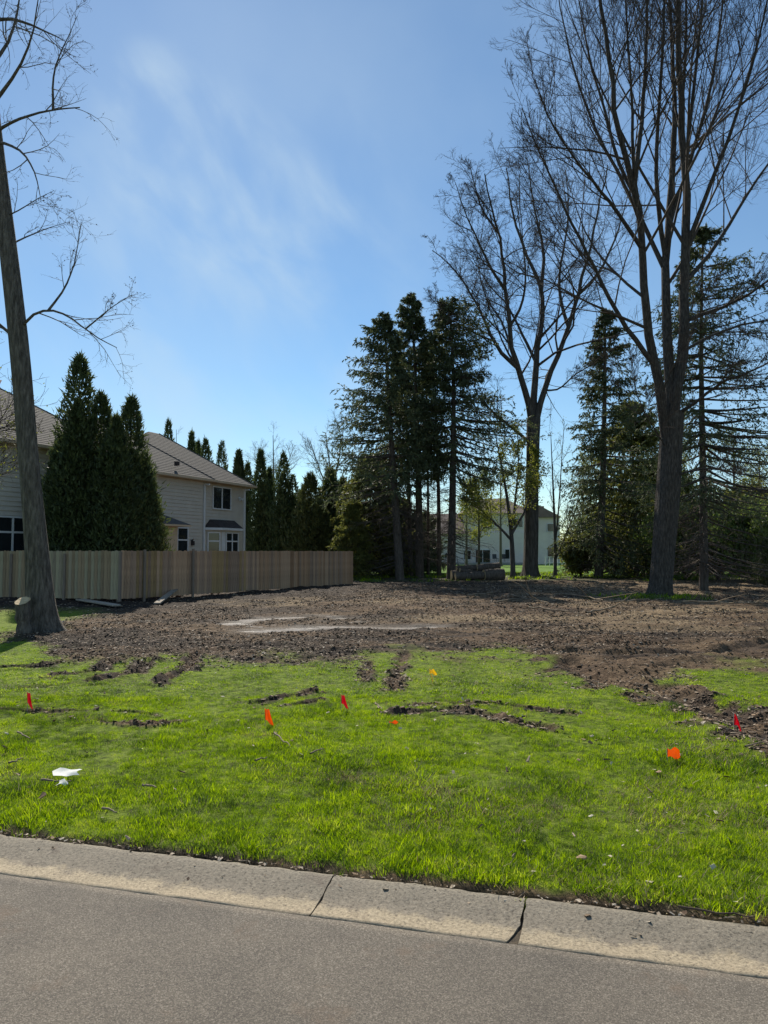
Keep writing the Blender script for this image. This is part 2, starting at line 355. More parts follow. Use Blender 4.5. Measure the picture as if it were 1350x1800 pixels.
    Sw = np.clip(Sw, 0, 1); Dm = np.clip(np.maximum(Dm, .8 * ss(0, -5, X + 2.0) * ss(.4, .6, fbm(X * .5, Y * 1.2, 3, 101))), 0, 1)
    for nm, arr in (('mud', Mk), ('wet', Pd), ('damp_and_shade', Dm), ('straw', Sw)):
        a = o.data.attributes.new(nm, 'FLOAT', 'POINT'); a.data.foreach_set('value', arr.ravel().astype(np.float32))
    return o
build_ground()
def gz(x, y): return float(H0(x, y))

# ------------------------------------------------------------------ street, curb
def ef(V):           # local frame: x along the edge (to the right), y away from the road, z up
    V = np.asarray(V, float); t = np.array([EN[1], -EN[0]])
    return np.stack([V[:, 0] * t[0] + V[:, 1] * EN[0], EY0 + V[:, 0] * t[1] + V[:, 1] * EN[1], V[:, 2]], 1)
def build_street():
    global nt
    m = bpy.data.materials.new('worn_asphalt'); m.use_nodes = True; nt = m.node_tree; nt.nodes.clear()
    out = N('ShaderNodeOutputMaterial'); p = N('ShaderNodeBsdfPrincipled'); L(p.outputs[0], out.inputs['Surface'])
    pos = N('ShaderNodeNewGeometry').outputs['Position']
    v = N('ShaderNodeTexVoronoi'); v.inputs['Scale'].default_value = 210; L(pos, v.inputs['Vector'])
    n = N('ShaderNodeTexNoise'); n.inputs['Scale'].default_value = 130; n.inputs['Detail'].default_value = 4; n.inputs['Roughness'].default_value = .8; L(pos, n.inputs['Vector'])
    nb = N('ShaderNodeTexNoise'); nb.inputs['Scale'].default_value = 1.1; nb.inputs['Detail'].default_value = 6; nb.inputs['Roughness'].default_value = .65; L(pos, nb.inputs['Vector'])
    sx = N('ShaderNodeSeparateColor'); L(v.outputs['Color'], sx.inputs[0])
    f = M2('ADD', M2('MULTIPLY', sx.outputs[0], .6), M2('MULTIPLY', n.outputs['Fac'], .6))
    c = N('ShaderNodeValToRGB'); L(f, c.inputs['Fac']); e = c.color_ramp.elements
    for i in range(2): e.new(.5)
    for i, (q, ps) in enumerate([((.045, .041, .036), .12), ((.122, .108, .09), .42), ((.158, .141, .117), .68), ((.28, .25, .21), .92)]): e[i].position = ps; e[i].color = (*q, 1)
    st = N('ShaderNodeValToRGB'); L(nb.outputs['Fac'], st.inputs['Fac']); st.color_ramp.elements[0].position = .3; st.color_ramp.elements[0].color = (.74, .72, .70, 1); st.color_ramp.elements[1].position = .68; st.color_ramp.elements[1].color = (1.15, 1.1, 1.03, 1)
    mm = N('ShaderNodeMix', data_type='RGBA'); mm.blend_type = 'MULTIPLY'; mm.inputs[0].default_value = 1; L(c.outputs[0], mm.inputs[6]); L(st.outputs[0], mm.inputs[7])
    n3 = N('ShaderNodeTexNoise'); n3.inputs['Scale'].default_value = 2.3; n3.inputs['Detail'].default_value = 7; n3.inputs['Roughness'].default_value = .7; L(pos, n3.inputs['Vector'])
    r3 = N('ShaderNodeMapRange'); L(n3.outputs['Fac'], r3.inputs['Value']); r3.inputs['From Min'].default_value = .58; r3.inputs['From Max'].default_value = .72; r3.inputs['To Max'].default_value = .55
    m3 = N('ShaderNodeMix', data_type='RGBA'); L(r3.outputs[0], m3.inputs[0]); L(mm.outputs[2], m3.inputs[6]); m3.inputs[7].default_value = (.17, .115, .075, 1)
    L(m3.outputs[2], p.inputs['Base Color']); p.inputs['Roughness'].default_value = .85; p.inputs['Specular IOR Level'].default_value = .3
    bp = N('ShaderNodeBump'); bp.inputs['Strength'].default_value = .9; bp.inputs['Distance'].default_value = .006; L(f, bp.inputs['Height']); L(bp.outputs[0], p.inputs['Normal'])
    mb = MB()
    xs = np.concatenate([[-60, -20, -8], np.linspace(-5, 6, 300), [9, 20, 60]])
    j = 0.010 * (fbm(xs * 3, xs * 0, 4, 3) - .5) * 2 + 0.006
    rows = [np.stack([xs, np.full_like(xs, -8.0), np.full_like(xs, -.02)], 1), np.stack([xs, np.full_like(xs, -2), np.full_like(xs, .004)], 1), np.stack([xs, np.full_like(xs, -.05), np.full_like(xs, .004)], 1),
            np.stack([xs, j, np.full_like(xs, .006)], 1), np.stack([xs, j + .002, np.full_like(xs, -.06)], 1)]
    V = np.vstack([ef(r) for r in rows]); n = len(xs); idx = np.arange(5 * n).reshape(5, n)
    F = np.stack([idx[:-1, :-1], idx[:-1, 1:], idx[1:, 1:], idx[1:, :-1]], -1).reshape(-1, 4)
    mb.add(V, F); mb.build('road', m, label='grey worn asphalt street in the foreground', kind='structure')
    # concrete
    mc = bpy.data.materials.new('old_concrete'); mc.use_nodes = True; nt = mc.node_tree; nt.nodes.clear()
    out = N('ShaderNodeOutputMaterial'); p = N('ShaderNodeBsdfPrincipled'); L(p.outputs[0], out.inputs['Surface'])
    pos = N('ShaderNodeTexCoord').outputs['Object']
    n = N('ShaderNodeTexNoise'); n.inputs['Scale'].default_value = 60; n.inputs['Detail'].default_value = 5; n.inputs['Roughness'].default_value = .8; L(pos, n.inputs['Vector'])
    nb = N('ShaderNodeTexNoise'); nb.inputs['Scale'].default_value = 5; nb.inputs['Detail'].default_value = 7; nb.inputs['Roughness'].default_value = .7; L(pos, nb.inputs['Vector'])
    c = N('ShaderNodeValToRGB'); L(n.outputs['Fac'], c.inputs['Fac']); e = c.color_ramp.elements; e.new(.5); e.new(.6)
    for i, (q, ps) in enumerate([((.09, .075, .055), .34), ((.29, .25, .185), .46), ((.37, .32, .24), .58), ((.54, .47, .36), .70)]): e[i].position = ps; e[i].color = (*q, 1)
    sp = N('ShaderNodeSeparateXYZ'); L(pos, sp.inputs[0])
    yy = M2('ADD', sp.outputs['Y'], M2('MULTIPLY', M2('SUBTRACT', nb.outputs['Fac'], .5), .34))
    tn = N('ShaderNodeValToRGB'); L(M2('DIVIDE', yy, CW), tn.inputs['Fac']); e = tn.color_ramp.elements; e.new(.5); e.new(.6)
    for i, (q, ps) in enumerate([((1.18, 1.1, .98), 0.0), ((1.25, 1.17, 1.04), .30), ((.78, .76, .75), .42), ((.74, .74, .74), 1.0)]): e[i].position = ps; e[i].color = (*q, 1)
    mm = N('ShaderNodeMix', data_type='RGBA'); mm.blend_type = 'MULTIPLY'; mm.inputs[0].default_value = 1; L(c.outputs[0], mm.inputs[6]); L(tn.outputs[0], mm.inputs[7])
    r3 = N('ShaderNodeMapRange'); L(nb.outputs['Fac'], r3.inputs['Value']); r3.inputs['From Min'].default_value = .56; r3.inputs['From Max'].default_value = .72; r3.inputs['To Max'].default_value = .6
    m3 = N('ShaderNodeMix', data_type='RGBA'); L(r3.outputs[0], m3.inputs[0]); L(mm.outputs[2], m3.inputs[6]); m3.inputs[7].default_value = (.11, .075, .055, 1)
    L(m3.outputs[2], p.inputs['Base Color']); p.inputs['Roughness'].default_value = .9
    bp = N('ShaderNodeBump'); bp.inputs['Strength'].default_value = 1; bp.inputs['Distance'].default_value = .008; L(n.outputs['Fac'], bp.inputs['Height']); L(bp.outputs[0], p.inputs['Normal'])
    bed = MB().box((-60, 0.014, -.2), (60, CW - .02, -.005), ef); M_bed = mat('curb_joint_dirt', [(.07, .055, .038), (.14, .11, .075)], 30, .95, 1)
    root = bed.build('curb', M_bed, label='low rolled concrete curb between street and lawn', kind='structure')
    # joints: image (545,1605)-(598,1535) and (915,1660)-(925,1585)
    def al(px, py): w = onz(px, py, .01); return w[0] * EN[1] - (w[1] - EY0) * EN[0]
    j1 = (al(545, 1606), al(596, 1535)); j2 = (al(908, 1658), al(925, 1592)); sp_ = 2.6
    cuts = [(-40, -40), (-8, -8), (-5.2, -5.2), (-2.75, -2.75), j1, j2, (3.9, 3.9), (6.6, 6.6), (12, 12), (40, 40)]
    yp = np.array([0.014, .05, .10, .15, .19, .23, .28, .33, .37, .40, CW]); zp = np.array([.004, .002, .001, .002, .005, .012, .022, .031, .036, .038, .034])
    for (a0, a1), (b0, b1) in zip(cuts[:-1], cuts[1:]):
        near = -6 < a0 < 6; nx = 120 if near else 6
        wob = lambda q, s: 0.008 * (vn(q * 40, q * 0 + s, 3) - .5)
        g0 = .005; rows = []
        for k, (yv, zv) in enumerate(zip(yp, zp)):
            f = yv / CW; x0 = a0 + (a1 - a0) * f + g0 + .012 * (vn(yv * 60, a0 * 3, 5) - .5); x1 = b0 + (b1 - b0) * f - g0 + .012 * (vn(yv * 60, b0 * 3, 6) - .5)
            if b0 == j2[0] and k < 4: x1 -= .045 * (1 - k / 4)
            xs = np.linspace(x0, x1, nx); zz = zv - (.010 if k == len(yp) - 1 else 0) + .007 * (fbm(xs * 9, xs * 0 + yv * 9, 4, 7) - .5) * 2
            if k == 0: yv2 = yv + 0 * xs
            elif k == len(yp) - 1: yv2 = yv + .018 * (fbm(xs * 7, xs * 0, 4, 9) - .5)
            else: yv2 = yv + 0 * xs
            rows.append(np.stack([xs, yv2, zz], 1))
        lo = rows[0].copy(); lo[:, 2] = -.06; hi = rows[-1].copy(); hi[:, 2] = -.06
        rows = [lo] + rows + [hi]; nrw = len(rows)
        V = np.vstack(rows); idx = np.arange(nrw * nx).reshape(nrw, nx)
        F = np.stack([idx[:-1, :-1], idx[:-1, 1:], idx[1:, 1:], idx[1:, :-1]], -1).reshape(-1, 4)
        mb = MB(); mb.add(V, F); mb.add(V[idx[:, 0]], [list(range(nrw))], False); mb.add(V[idx[:, -1]], [list(range(nrw))[::-1]], False)
        o = mb.build('curb_slab', mc, root)
        o.location = (0, EY0, 0); o.rotation_euler = (0, 0, -math.atan2(EN[0], EN[1]))
build_street()

# ------------------------------------------------------------------ puddles
M_water = mat('muddy_water_sky_glare', [(.36, .31, .26), (.54, .49, .44)], 5, .16, .15, 9, spec=.9, bdist=.003)  # silty water; its pale base colour also paints in bright sky reflection
for pts, lab in ((PUD[0], 'long thin rain puddle nearer the wooden fence'), (PUD[1], 'widest pale rain puddle in the middle of the mud')):
    P = np.array(pts[0]); lo = P.min(0) - .9; hi = P.max(0) + 1.1
    xs = np.linspace(lo[0], hi[0], 12); ang = np.linspace(0, 2 * math.pi, 40)[:-1]
    c = (lo + hi) / 2; h = (hi - lo) / 2
    V = [[c[0], c[1], 0]] + [[c[0] + h[0] * math.cos(a), c[1] + h[1] * math.sin(a), 0] for a in ang]
    zz = float(np.mean([H0(q[0], q[1]) for q in P])) - .05
    V = np.array(V); V[:, 2] = zz
    mb = MB(); mb.add(V, [[0, i, i % 39 + 1] for i in range(1, 40)], False)
    o = mb.build('puddle', M_water, label=lab, kind='structure')

# ------------------------------------------------------------------ left house
RC = np.array([-8.95, 47.5]); HD = np.array([.4138, .9104]); HN = np.array([.9104, -.4138])
def hf(V):           # local: x = distance along facade towards the camera, y = out of facade, z up
    V = np.asarray(V, float)
    return np.stack([RC[0] - V[:, 0] * HD[0] + V[:, 1] * HN[0], RC[1] - V[:, 0] * HD[1] + V[:, 1] * HN[1], V[:, 2]], 1)
M_side = mat('beige_siding', [(.50, .445, .375), (.57, .51, .43)], 2, .7, .1, coord='Position')
M_trim = mat('tan_trim', [(.50, .38, .25), (.57, .44, .30)], 3, .6, .05)
M_white = mat('white_vinyl', [(.62, .61, .60), (.70, .69, .68)], 3, .5, .03)
M_shing = mat('brown_shingles', [(.05, .045, .041), (.088, .08, .073), (.13, .12, .108)], 14, .9, .5, 30, coord='Position')
M_dkshing = mat('dark_shingles', [(.035, .028, .026), (.07, .055, .05)], 6, .9, .4, 30, coord='Position')
M_glass = glass('window_glass')
M_brick = mat('reddish_brick', [(.16, .08, .055), (.24, .13, .09)], 6, .9, .5)
house = empty('house', (RC[0], RC[1], 0), label='large beige two storey house with brown shingle roof behind the wooden fence', cat='house')
house_inv = (-RC[0], -RC[1], 0)
class HB(MB):
    def build(s, name, m, parent=house, fr=hf, base=RC, **k):
        for i, V in enumerate(s.V):
            if fr is not None: V = fr(V)
            s.V[i] = V - np.array([base[0], base[1], 0])
        s_fr = MB.build(s, name, m, parent, **k); return s_fr
def walls(x0, x1, yo, depth, z1):
    HB().box((x0, yo - depth, -.3), (x1, yo - .03, z1)).build('wall', M_side)
    z = .3; n = 0
    sh = {}
    while z < z1 - .05:
        h = min(.2, z1 - z)
        P = [[x0, yo - .03, z], [x0, yo + .016, z], [x0, yo - .015, z + h], [x0, yo - .03, z + h]]
        HB().prism(P, (x1 - x0, 0, 0)).build('siding_board', M_side); z += .2
walls(0, 4.3, 0, 8, 5.95)
walls(4.3, 11, .15, 8.5, 5.95)
walls(11, 19.6, .8, 10, 6.3)
# corner trims and downspouts
for x, y0, z1 in ((-.03, -.01, 5.9), (4.22, .02, 5.9)):
    HB().box((x, y0, 0), (x + .11, y0 + .05, z1)).build('corner_trim', M_white)
HB().box((4.33, .175, 0), (4.44, .26, 5.75)).box((4.34, .26, 5.70), (4.43, .57, 5.79)).build('downspout', M_white)
HB().box((.12, .02, 0), (.2, .10, 5.75)).box((.12, .10, 5.70), (.2, .45, 5.78)).build('downspout', M_white)
def hip_roof(x0, x1, yo, depth, ze, pitch, ov=.45, left_gable=False):
    # courses of shingles: stepped bands on the front slope and the right-hand hip slope
    a0, a1, b1, b0 = x0 - ov, x1 + ov, yo + ov, yo - depth - ov
    hd = (b1 - b0) / 2; rise = hd * pitch
    r = HB(); ns = int(hd / .16)
    for k in range(ns):
        t0 = k / ns; t1 = (k + 1) / ns
        def ringp(t, lift):
            i = hd * t; z = ze + rise * t + lift
            return [[a0 + i, b1 - i, z], [a1 - (0 if left_gable else i), b1 - i, z], [a1 - (0 if left_gable else i), b0 + i, z], [a0 + i, b0 + i, z]]
        A = ringp(t0, .014); B = ringp(t1, .0); Cc = ringp(t0, 0)
        for i in range(4):
            j = (i + 1) % 4
            r.poly([A[i], A[j], B[j], B[i]]); r.poly([Cc[i], Cc[j], A[j], A[i]])
    rf = r.build('roof', M_shing)
    c = HB()
    c.box((a0 + .02, b0 + .02, ze - .16), (a1 - .02, b1 - .02, ze + .0)); c.build('soffit', M_trim)
    HB().box((a0, b1, ze - .14), (a1, b1 + .11, ze - .01)).build('gutter', M_trim)
    HB().box((a0 - .11, b0, ze - .14), (a0 - .001, b1 + .11, ze - .01)).build('gutter', M_trim)
    # hip cap
    q = hf(np.array([[a0, b1, ze + .015], [a0 + hd, b1 - hd, ze + rise + .01]])) - np.array([RC[0], RC[1], 0])
    MB().tubes(q, [.028, .028], 6).build('hip_cap', M_shing, rf)
    return rf
hip_roof(0, 8.5, 0, 7.6, 6.05, .72)
hip_roof(4.3, 14, .12, 7.85, 6.052, .72)
hip_roof(11, 19.6, .8, 10.5, 6.4, .68)
HB().box((6.6, -.02, 6.62), (6.8, .2, 6.85)).build('roof_vent', M_dkshing)
def window(x0, x1, z0, z1, yo, cols=2, trans=None, fr=hf, base=RC, parent=house, w=.07, mats=(M_white, M_glass)):
    f = HB(); f.box((x0 - w, yo, z0 - w), (x1 + w, yo + .06, z0)); f.box((x0 - w, yo, z1), (x1 + w, yo + .06, z1 + w))
    f.box((x0 - w, yo, z0), (x0, yo + .06, z1)); f.box((x1, yo, z0), (x1 + w, yo + .06, z1))
    for i in range(1, cols):
        x = x0 + (x1 - x0) * i / cols; f.box((x - .04, yo, z0), (x + .04, yo + .055, z1))
    if trans: f.box((x0, yo, trans - .04), (x1, yo + .05, trans + .04))
    wn = f.build('window', mats[0], parent, fr, base)
    for i in range(cols):
        xa = x0 + (x1 - x0) * i / cols + (.042 if i else .002); xb = x0 + (x1 - x0) * (i + 1) / cols - (.042 if i < cols - 1 else .002)
        for za, zb in ([(z0 + .002, trans - .042), (trans + .042, z1 - .002)] if trans else [(z0 + .002, z1 - .002)]):
            HB().box((xa, yo + .005, za), (xb, yo + .025, zb)).build('pane', mats[1], wn, fr, base)
    return wn
window(1.63, 3.33, 4.42, 5.68, .024)
window(5.85, 7.55, .7, 3.1, .174, 2, 2.45)
window(16.3, 19.3, .8, 3.2, .824, 2, 2.6)
window(11.8, 13.2, .9, 3.2, .824, 2, 2.5)
window(12.6, 14.0, 4.3, 5.6, .824, 2)
# bay window with dark hip roof
bay = HB().prism([[.75, .01, .4], [1.25, .55, .4], [3.2, .55, .4], [3.95, .01, .4]], (0, 0, .55)).prism([[.75, .01, 3.0], [1.25, .55, 3.0], [3.2, .55, 3.0], [3.95, .01, 3.0]], (0, 0, .22)).prism([[.85, .01, .95], [1.3, .48, .95], [3.15, .48, .95], [3.85, .01, .95]], (0, 0, 2.05)).build('bay', M_side)
window(1.45, 2.6, 1.0, 2.9, .482, 2, 2.42)
HB().box((2.72, .482, .96), (3.05, .50, 2.98)).build('bay_panel', M_white)
b2 = np.array([3.85, .01]); b1_ = np.array([3.15, .48]); dd = (b2 - b1_) / np.linalg.norm(b2 - b1_); nn = np.array([-dd[1], dd[0]]) * np.sign(1)
nn = np.array([.55, .83])
def bayf(V):
    V = np.asarray(V, float); q = np.stack([b1_[0] + V[:, 0] * dd[0] + V[:, 1] * nn[0], b1_[1] + V[:, 0] * dd[1] + V[:, 1] * nn[1], V[:, 2]], 1); return hf(q)
window(.1, .75, 1.0, 2.9, .01, 1, 2.42, fr=bayf)
rb = HB(); e = [[.6, .02, 3.22], [1.15, .72, 3.22], [3.35, .72, 3.22], [4.15, .02, 3.22]]; t = [[1.1, .02, 3.72], [1.4, .2, 3.72], [3.2, .2, 3.72], [3.6, .02, 3.72]]
for i in range(3): rb.poly([e[i], e[i + 1], t[i + 1], t[i]])
rb.poly(t); rb.poly(e[::-1]); rb.build('bay_roof', M_dkshing)
HB().prism([[.6, .02, 3.08], [1.15, .73, 3.08], [3.35, .73, 3.08], [4.15, .02, 3.08]], (0, 0, .139)).build('bay_fascia', M_white)
# small side porch roof at the inner corner
HB().box((8.7, .17, 0), (10.9, 1.9, 3.1)).build('porch_wall', M_trim)
pr = HB(); e = [[8.1, .18, 3.2], [8.1, 2.3, 3.2], [10.99, 2.3, 3.2], [10.99, .18, 3.2]]; t = [[9.6, .18, 3.95], [9.6, .9, 3.95], [10.99, .9, 3.95], [10.99, .18, 3.95]]
for i in range(3): pr.poly([e[i], e[i + 1], t[i + 1], t[i]])
pr.build('porch_roof', M_shing); HB().box((8.1, .18, 3.1), (10.99, 2.3, 3.195)).build('porch_fascia', M_trim)
# flood light under the eave, wall lamp
o = HB().box((.55, .014, 5.05), (.75, .06, 5.25)).build('light_bracket', M_white)
for dx in (-.1, .1):
    q = hf(np.array([[.65 + dx, .06, 5.15], [.65 + dx * 1.6, .2, 5.08]])) - np.array([RC[0], RC[1], 0]); MB().tubes(q, [.05, .085], 8).build('flood_light', M_white, house)
HB().box((5.35, .18, 2.15), (5.5, .33, 2.4)).build('wall_lamp', M_dkshing)
HB().prism([[5.32, .18, 2.4], [5.53, .18, 2.4], [5.43, .31, 2.5]], (0, 0, .04)).build('lamp_cap', M_dkshing)

# ------------------------------------------------------------------ wooden fence
FC = at(213, 970, 28.0)[:2]; FE = at(622, 970, 41.0)[:2]; FL = FC + 6.5 * np.array([-.97, .243])
def fence(A, B, name, label, hb, mats, posts_front):
    d = B - A; Ln = np.linalg.norm(d); d /= Ln; n = np.array([d[1], -d[0]])
    if n @ np.array([0, -1]) < 0: n = -n
    root = empty(name, (A[0], A[1], gz(*A)), label=label, cat='fence')
    ang = math.atan2(d[1], d[0])
    k = 0; s = 0
    base = []
    for v in range(5):
        mb = MB(); w = .137; r_ = random.random() * .01
        mb.prism([[0, 0, 0], [w, 0, 0], [w, 0, 1.80 - r_], [w - .025, 0, 1.83 - r_], [.025, 0, 1.83 - r_], [0, 0, 1.80 - r_]], (0, .019, 0))
        base.append(mb)
    meshes = [[bb.mesh('picket') for bb in base] for _ in mats]
    for mi, ml in enumerate(meshes):
        for me in ml: me.materials.append(mats[mi])
    ztop = EYE + .02
    while s < Ln - .1:
        x, y = A + d * s; jz = random.uniform(-.02, .014)
        mi = int(np.clip(vn(s * .45, 3.3, 7) * len(mats) * 1.0 + random.uniform(-1.2, 1.2), 0, len(mats) - 1))
        o = bpy.data.objects.new('picket', meshes[mi][k % 5]); COL.objects.link(o); o.parent = root
        h = ztop - 1.80 + jz + hb * (s / Ln if hb > 0 else 0)
        o.location = (x - A[0] + n[0] * random.uniform(0, .004), y - A[1] + n[1] * random.uniform(0, .004), h - gz(*A) + .0)
        o.rotation_euler = (0, random.uniform(-.004, .004), ang)
        s += .142; k += 1
    def bx(lo, hi):
        def fr(V): return np.stack([V[:, 0] * d[0] + V[:, 1] * n[0], V[:, 0] * d[1] + V[:, 1] * n[1], V[:, 2]], 1)
        return MB().box(lo, hi, fr)
    for z in (.35, 1.0, 1.6): bx((0, -.07, z), (Ln, -.035, z + .09)).build('rail', mats[1], root)
    ps = np.arange(0, Ln + .01, 2.42)
    for q in ps:
        if posts_front: bx((q - .045, .002, -.35), (q + .045, .09, 1.84 if q else 1.93)).build('post', M_post, root)
        else: bx((q - .045, -.165, -.3), (q + .045, -.072, 1.75)).build('post', M_post, root)
    return root
def wood(nm, a): return mat(nm, [tuple(c * .62 for c in a), a, tuple(min(1, c * 1.25) for c in a)], 3, .85, .5, 9, 'Object', (14, 14, .9), rnd=.25, bdist=.006)
M_post = wood('fence_post_wood', (.20, .155, .12))
WB = [wood('cedar_brown', (0.315, 0.178, 0.097)), wood('cedar_tan', (0.378, 0.226, 0.129)), wood('cedar_pale', (0.423, 0.27, 0.166)), wood('cedar_grey', (0.324, 0.213, 0.143)), wood('cedar_olive', (0.333, 0.217, 0.101))]
WG = [wood('weathered_grey', (.34, .27, .18)), wood('weathered_green_grey', (.36, .30, .19)), wood('weathered_brown', (.31, .22, .13))]
fence(FC, FE, 'picket_fence', 'long brown wooden picket fence receding right past the beige house', .0, WB, False)
fence(FC, FL, 'picket_fence', 'shorter weathered grey wooden picket fence behind the leaning trunk at left', .0, WG, True)
# posts showing below the pickets in front of the long fence
dF = (FE - FC) / np.linalg.norm(FE - FC); nF = np.array([dF[1], -dF[0]])
for px in (253, 338):
    s = [t for t in np.linspace(0, 12, 400) if abs(flat_px(*(FC + dF * t))[0] - px) < 2][0]
    x, y = FC + dF * s + nF * .07
    o = MB().box((-.04, -.04, -.3), (.04, .04, 2.0)).build('fence_stake', M_post, label='thin upright wooden stake against the long fence, ' + ('nearer the fence corner' if px == 253 else 'left of the bay window'), cat='stake')
    o.location = (x, y, gz(x, y)); o.rotation_euler = (0, 0, math.atan2(dF[1], dF[0]))

# ------------------------------------------------------------------ branching
def unit(v): return v / (np.linalg.norm(v, axis=-1, keepdims=True) + 1e-9)
def spawn(P, Rd, c, t0, t1, lf, ang, up, n, wig=.12, rf=.55, tip=.004, rk=.012, jit=.35, bias=None, bw=0):
    K, n0, _ = P.shape
    t = t0 + (t1 - t0) * ((np.arange(c)[None] + rng.random((K, c))) / c)
    u = t * (n0 - 1); i = np.minimum(u.astype(int), n0 - 2); f = (u - i)[..., None]; kk = np.arange(K)[:, None]
    p = P[kk, i] * (1 - f) + P[kk, i + 1] * f; T = unit(P[kk, i + 1] - P[kk, i])
    pr = Rd[kk, i] * (1 - f[..., 0]) + Rd[kk, i + 1] * f[..., 0]
    q = rng.normal(size=T.shape); q[..., 2] *= .6; q = unit(q - (q * T).sum(-1, keepdims=True) * T)
    a = ang + rng.normal(size=t.shape) * jit * ang
    d = unit(np.cos(a)[..., None] * T + np.sin(a)[..., None] * q)
    if bias is not None: d = unit(d + bw * np.array(bias))
    PL = np.linalg.norm(np.diff(P, axis=1), axis=2).sum(1)[:, None]
    Ln = lf(t, PL) * (.65 + .7 * rng.random(t.shape))
    p = p.reshape(-1, 3); d = d.reshape(-1, 3); Ln = Ln.reshape(-1); pr = pr.reshape(-1)
    pts = [p]; dd = d; cur = rng.normal(size=d.shape) * wig
    for k in range(n - 1):
        cur = cur * .6 + rng.normal(size=d.shape) * wig
        dd = unit(dd + cur + np.array([0, 0, up / (n - 1)])); pts.append(pts[-1] + dd * (Ln / (n - 1))[:, None])
    C = np.stack(pts, 1); r0 = np.minimum(pr * rf, rk * Ln + tip)
    Rc = r0[:, None] * (1 - np.linspace(0, 1, n)[None]) + tip * np.linspace(0, 1, n)[None] * .8
    return C, np.maximum(Rc, tip * .7)
def resample(pts, n):
    pts = np.array(pts, float); d = np.r_[0, np.cumsum(np.linalg.norm(np.diff(pts, axis=0), axis=1))]; d /= d[-1]
    t = np.linspace(0, 1, n)
    # smooth (Catmull-like) through cubic interpolation of nearby samples
    q = np.stack([np.interp(t, d, pts[:, k]) for k in range(3)], 1)
    if n > 5:
        for _ in range(2): q[1:-1] = .25 * q[:-2] + .5 * q[1:-1] + .25 * q[2:]
    return q
def limb(pix, Y, dy=0.0, r0=.2, r1=.03, n=14):
    m = len(pix); pts = [at(a, b, Y + dy * (i / (m - 1)) ** 1.2) for i, (a, b) in enumerate(pix)]
    P = resample(pts, n); s = np.linspace(0, 1, n)
    P[1:-1] += rng.normal(size=(n - 2, 3)) * .25 * r0 * .5
    return P, r0 + (r1 - r0) * s ** .8
def bare_tree(name, label, trunk, limbs, lv, bark, twig=M_twig, cat='tree', root_flare=None, buds=None, group=None, tipr=.004, lk=1.0):
    """trunk: (P, R); limbs: list of (P, R); lv: list of dict per level"""
    TP, TR = trunk; b = TP[0].copy(); b[2] = gz(b[0], b[1]) - .05
    root = empty(name, tuple(b), label=label, cat=cat, group=group)
    off = b
    TP = TP.copy()
    TP[0, 2] = b[2] - .05
    tq = np.concatenate([[0, .15, .32, .5, .75], np.arange(1, len(TP))]); ti = np.arange(len(TP)); TR = np.interp(tq, ti, TR); TP = np.stack([np.interp(tq, ti, TP[:, j]) for j in range(3)], 1)
    mb = MB(); m = 22; mb.tubes(TP - off, TR, m)
    V = mb.V[0].reshape(len(TP), m, 3)
    for i in range(len(TP)):                      # ridged bark and root flare
        a = np.arange(m) * 2 * math.pi / m; h = TP[i, 2] - b[2]
        fl = ((root_flare or .6) * math.exp(-h / (1.6 * TR[0])) + .38 * math.exp(-h / .22)) * (.7 + .5 * np.sin(a * 5 + 1.3) + .25 * np.sin(a * 3)) + .05 * np.sin(a * 9 + h * .4) + .04 * np.sin(a * 4 - h * .8)
        c = TP[i] - off; V[i] = c + (V[i] - c) * (1 + fl[:, None])
    mb.V[0] = V.reshape(-1, 3); mb.build('trunk', bark, root)
    done = [resample(TP, 80) if len(TP) < 80 else TP]; fixed = []
    for P, Rr in limbs:                           # join every limb to the trunk or limb it leaves
        A = np.vstack(done); k = np.argmin(np.linalg.norm(A - P[0], axis=1)); g = A[k] - P[0]
        if np.linalg.norm(g) < 3: P = P + g * ((1 - np.linspace(0, 1, len(P))) ** 1.5)[:, None]
        fixed.append((P, Rr * lk)); q80 = np.linspace(0, 1, 80); done.append(np.stack([np.interp(q80, np.linspace(0, 1, len(P)), P[:, j]) for j in range(3)], 1))
    limbs = fixed
    for (P, Rr) in limbs: MB().tubes(P - off, Rr, 9).build('limb', bark, root)
    q = np.linspace(0, 1, 20); rz = lambda a: np.interp(q, np.linspace(0, 1, len(a)), a)
    P = np.stack([np.stack([rz(l[0][:, k]) for k in range(3)], 1) for l in limbs]); Rr = np.stack([rz(l[1]) for l in limbs]); cr = MB()
    for k, d in enumerate(lv):
        P, Rr = spawn(P, Rr, **d)
        keep = P[:, -1, 2] > .6
        P = P[keep]; Rr = Rr[keep]
        if P.shape[1] == 2:
            C = P[:, 0]; a = P[:, 1] - P[:, 0]; q = rng.normal(size=a.shape); bb = unit(np.cross(a, q)) * 2 * Rr[:, :1]; cc = unit(np.cross(a, bb)) * 2 * Rr[:, :1]
            cr.tris(C - off, a, bb); cr.tris(C - off, a, cc)
        else: cr.tubes(P - off, Rr, 5 if k == 0 else (4 if k == 1 else 3))
    cr.build('crown', twig, root)
    if buds:
        nb, sz, mt, spread = buds; ii = rng.integers(0, len(P), nb); tt = rng.random((nb, 1))
        C = P[ii, 0] * (1 - tt) + P[ii, -1] * tt + rng.normal(size=(nb, 3)) * spread; a = unit(rng.normal(size=(nb, 3)) + np.array([0, 0, -.5])) * sz * (.6 + .8 * rng.random((nb, 1))); bb = unit(np.cross(a, rng.normal(size=(nb, 3)))) * sz * .6
        MB().rh(C - off, a, bb).build('young_leaves', mt, root)
    return root

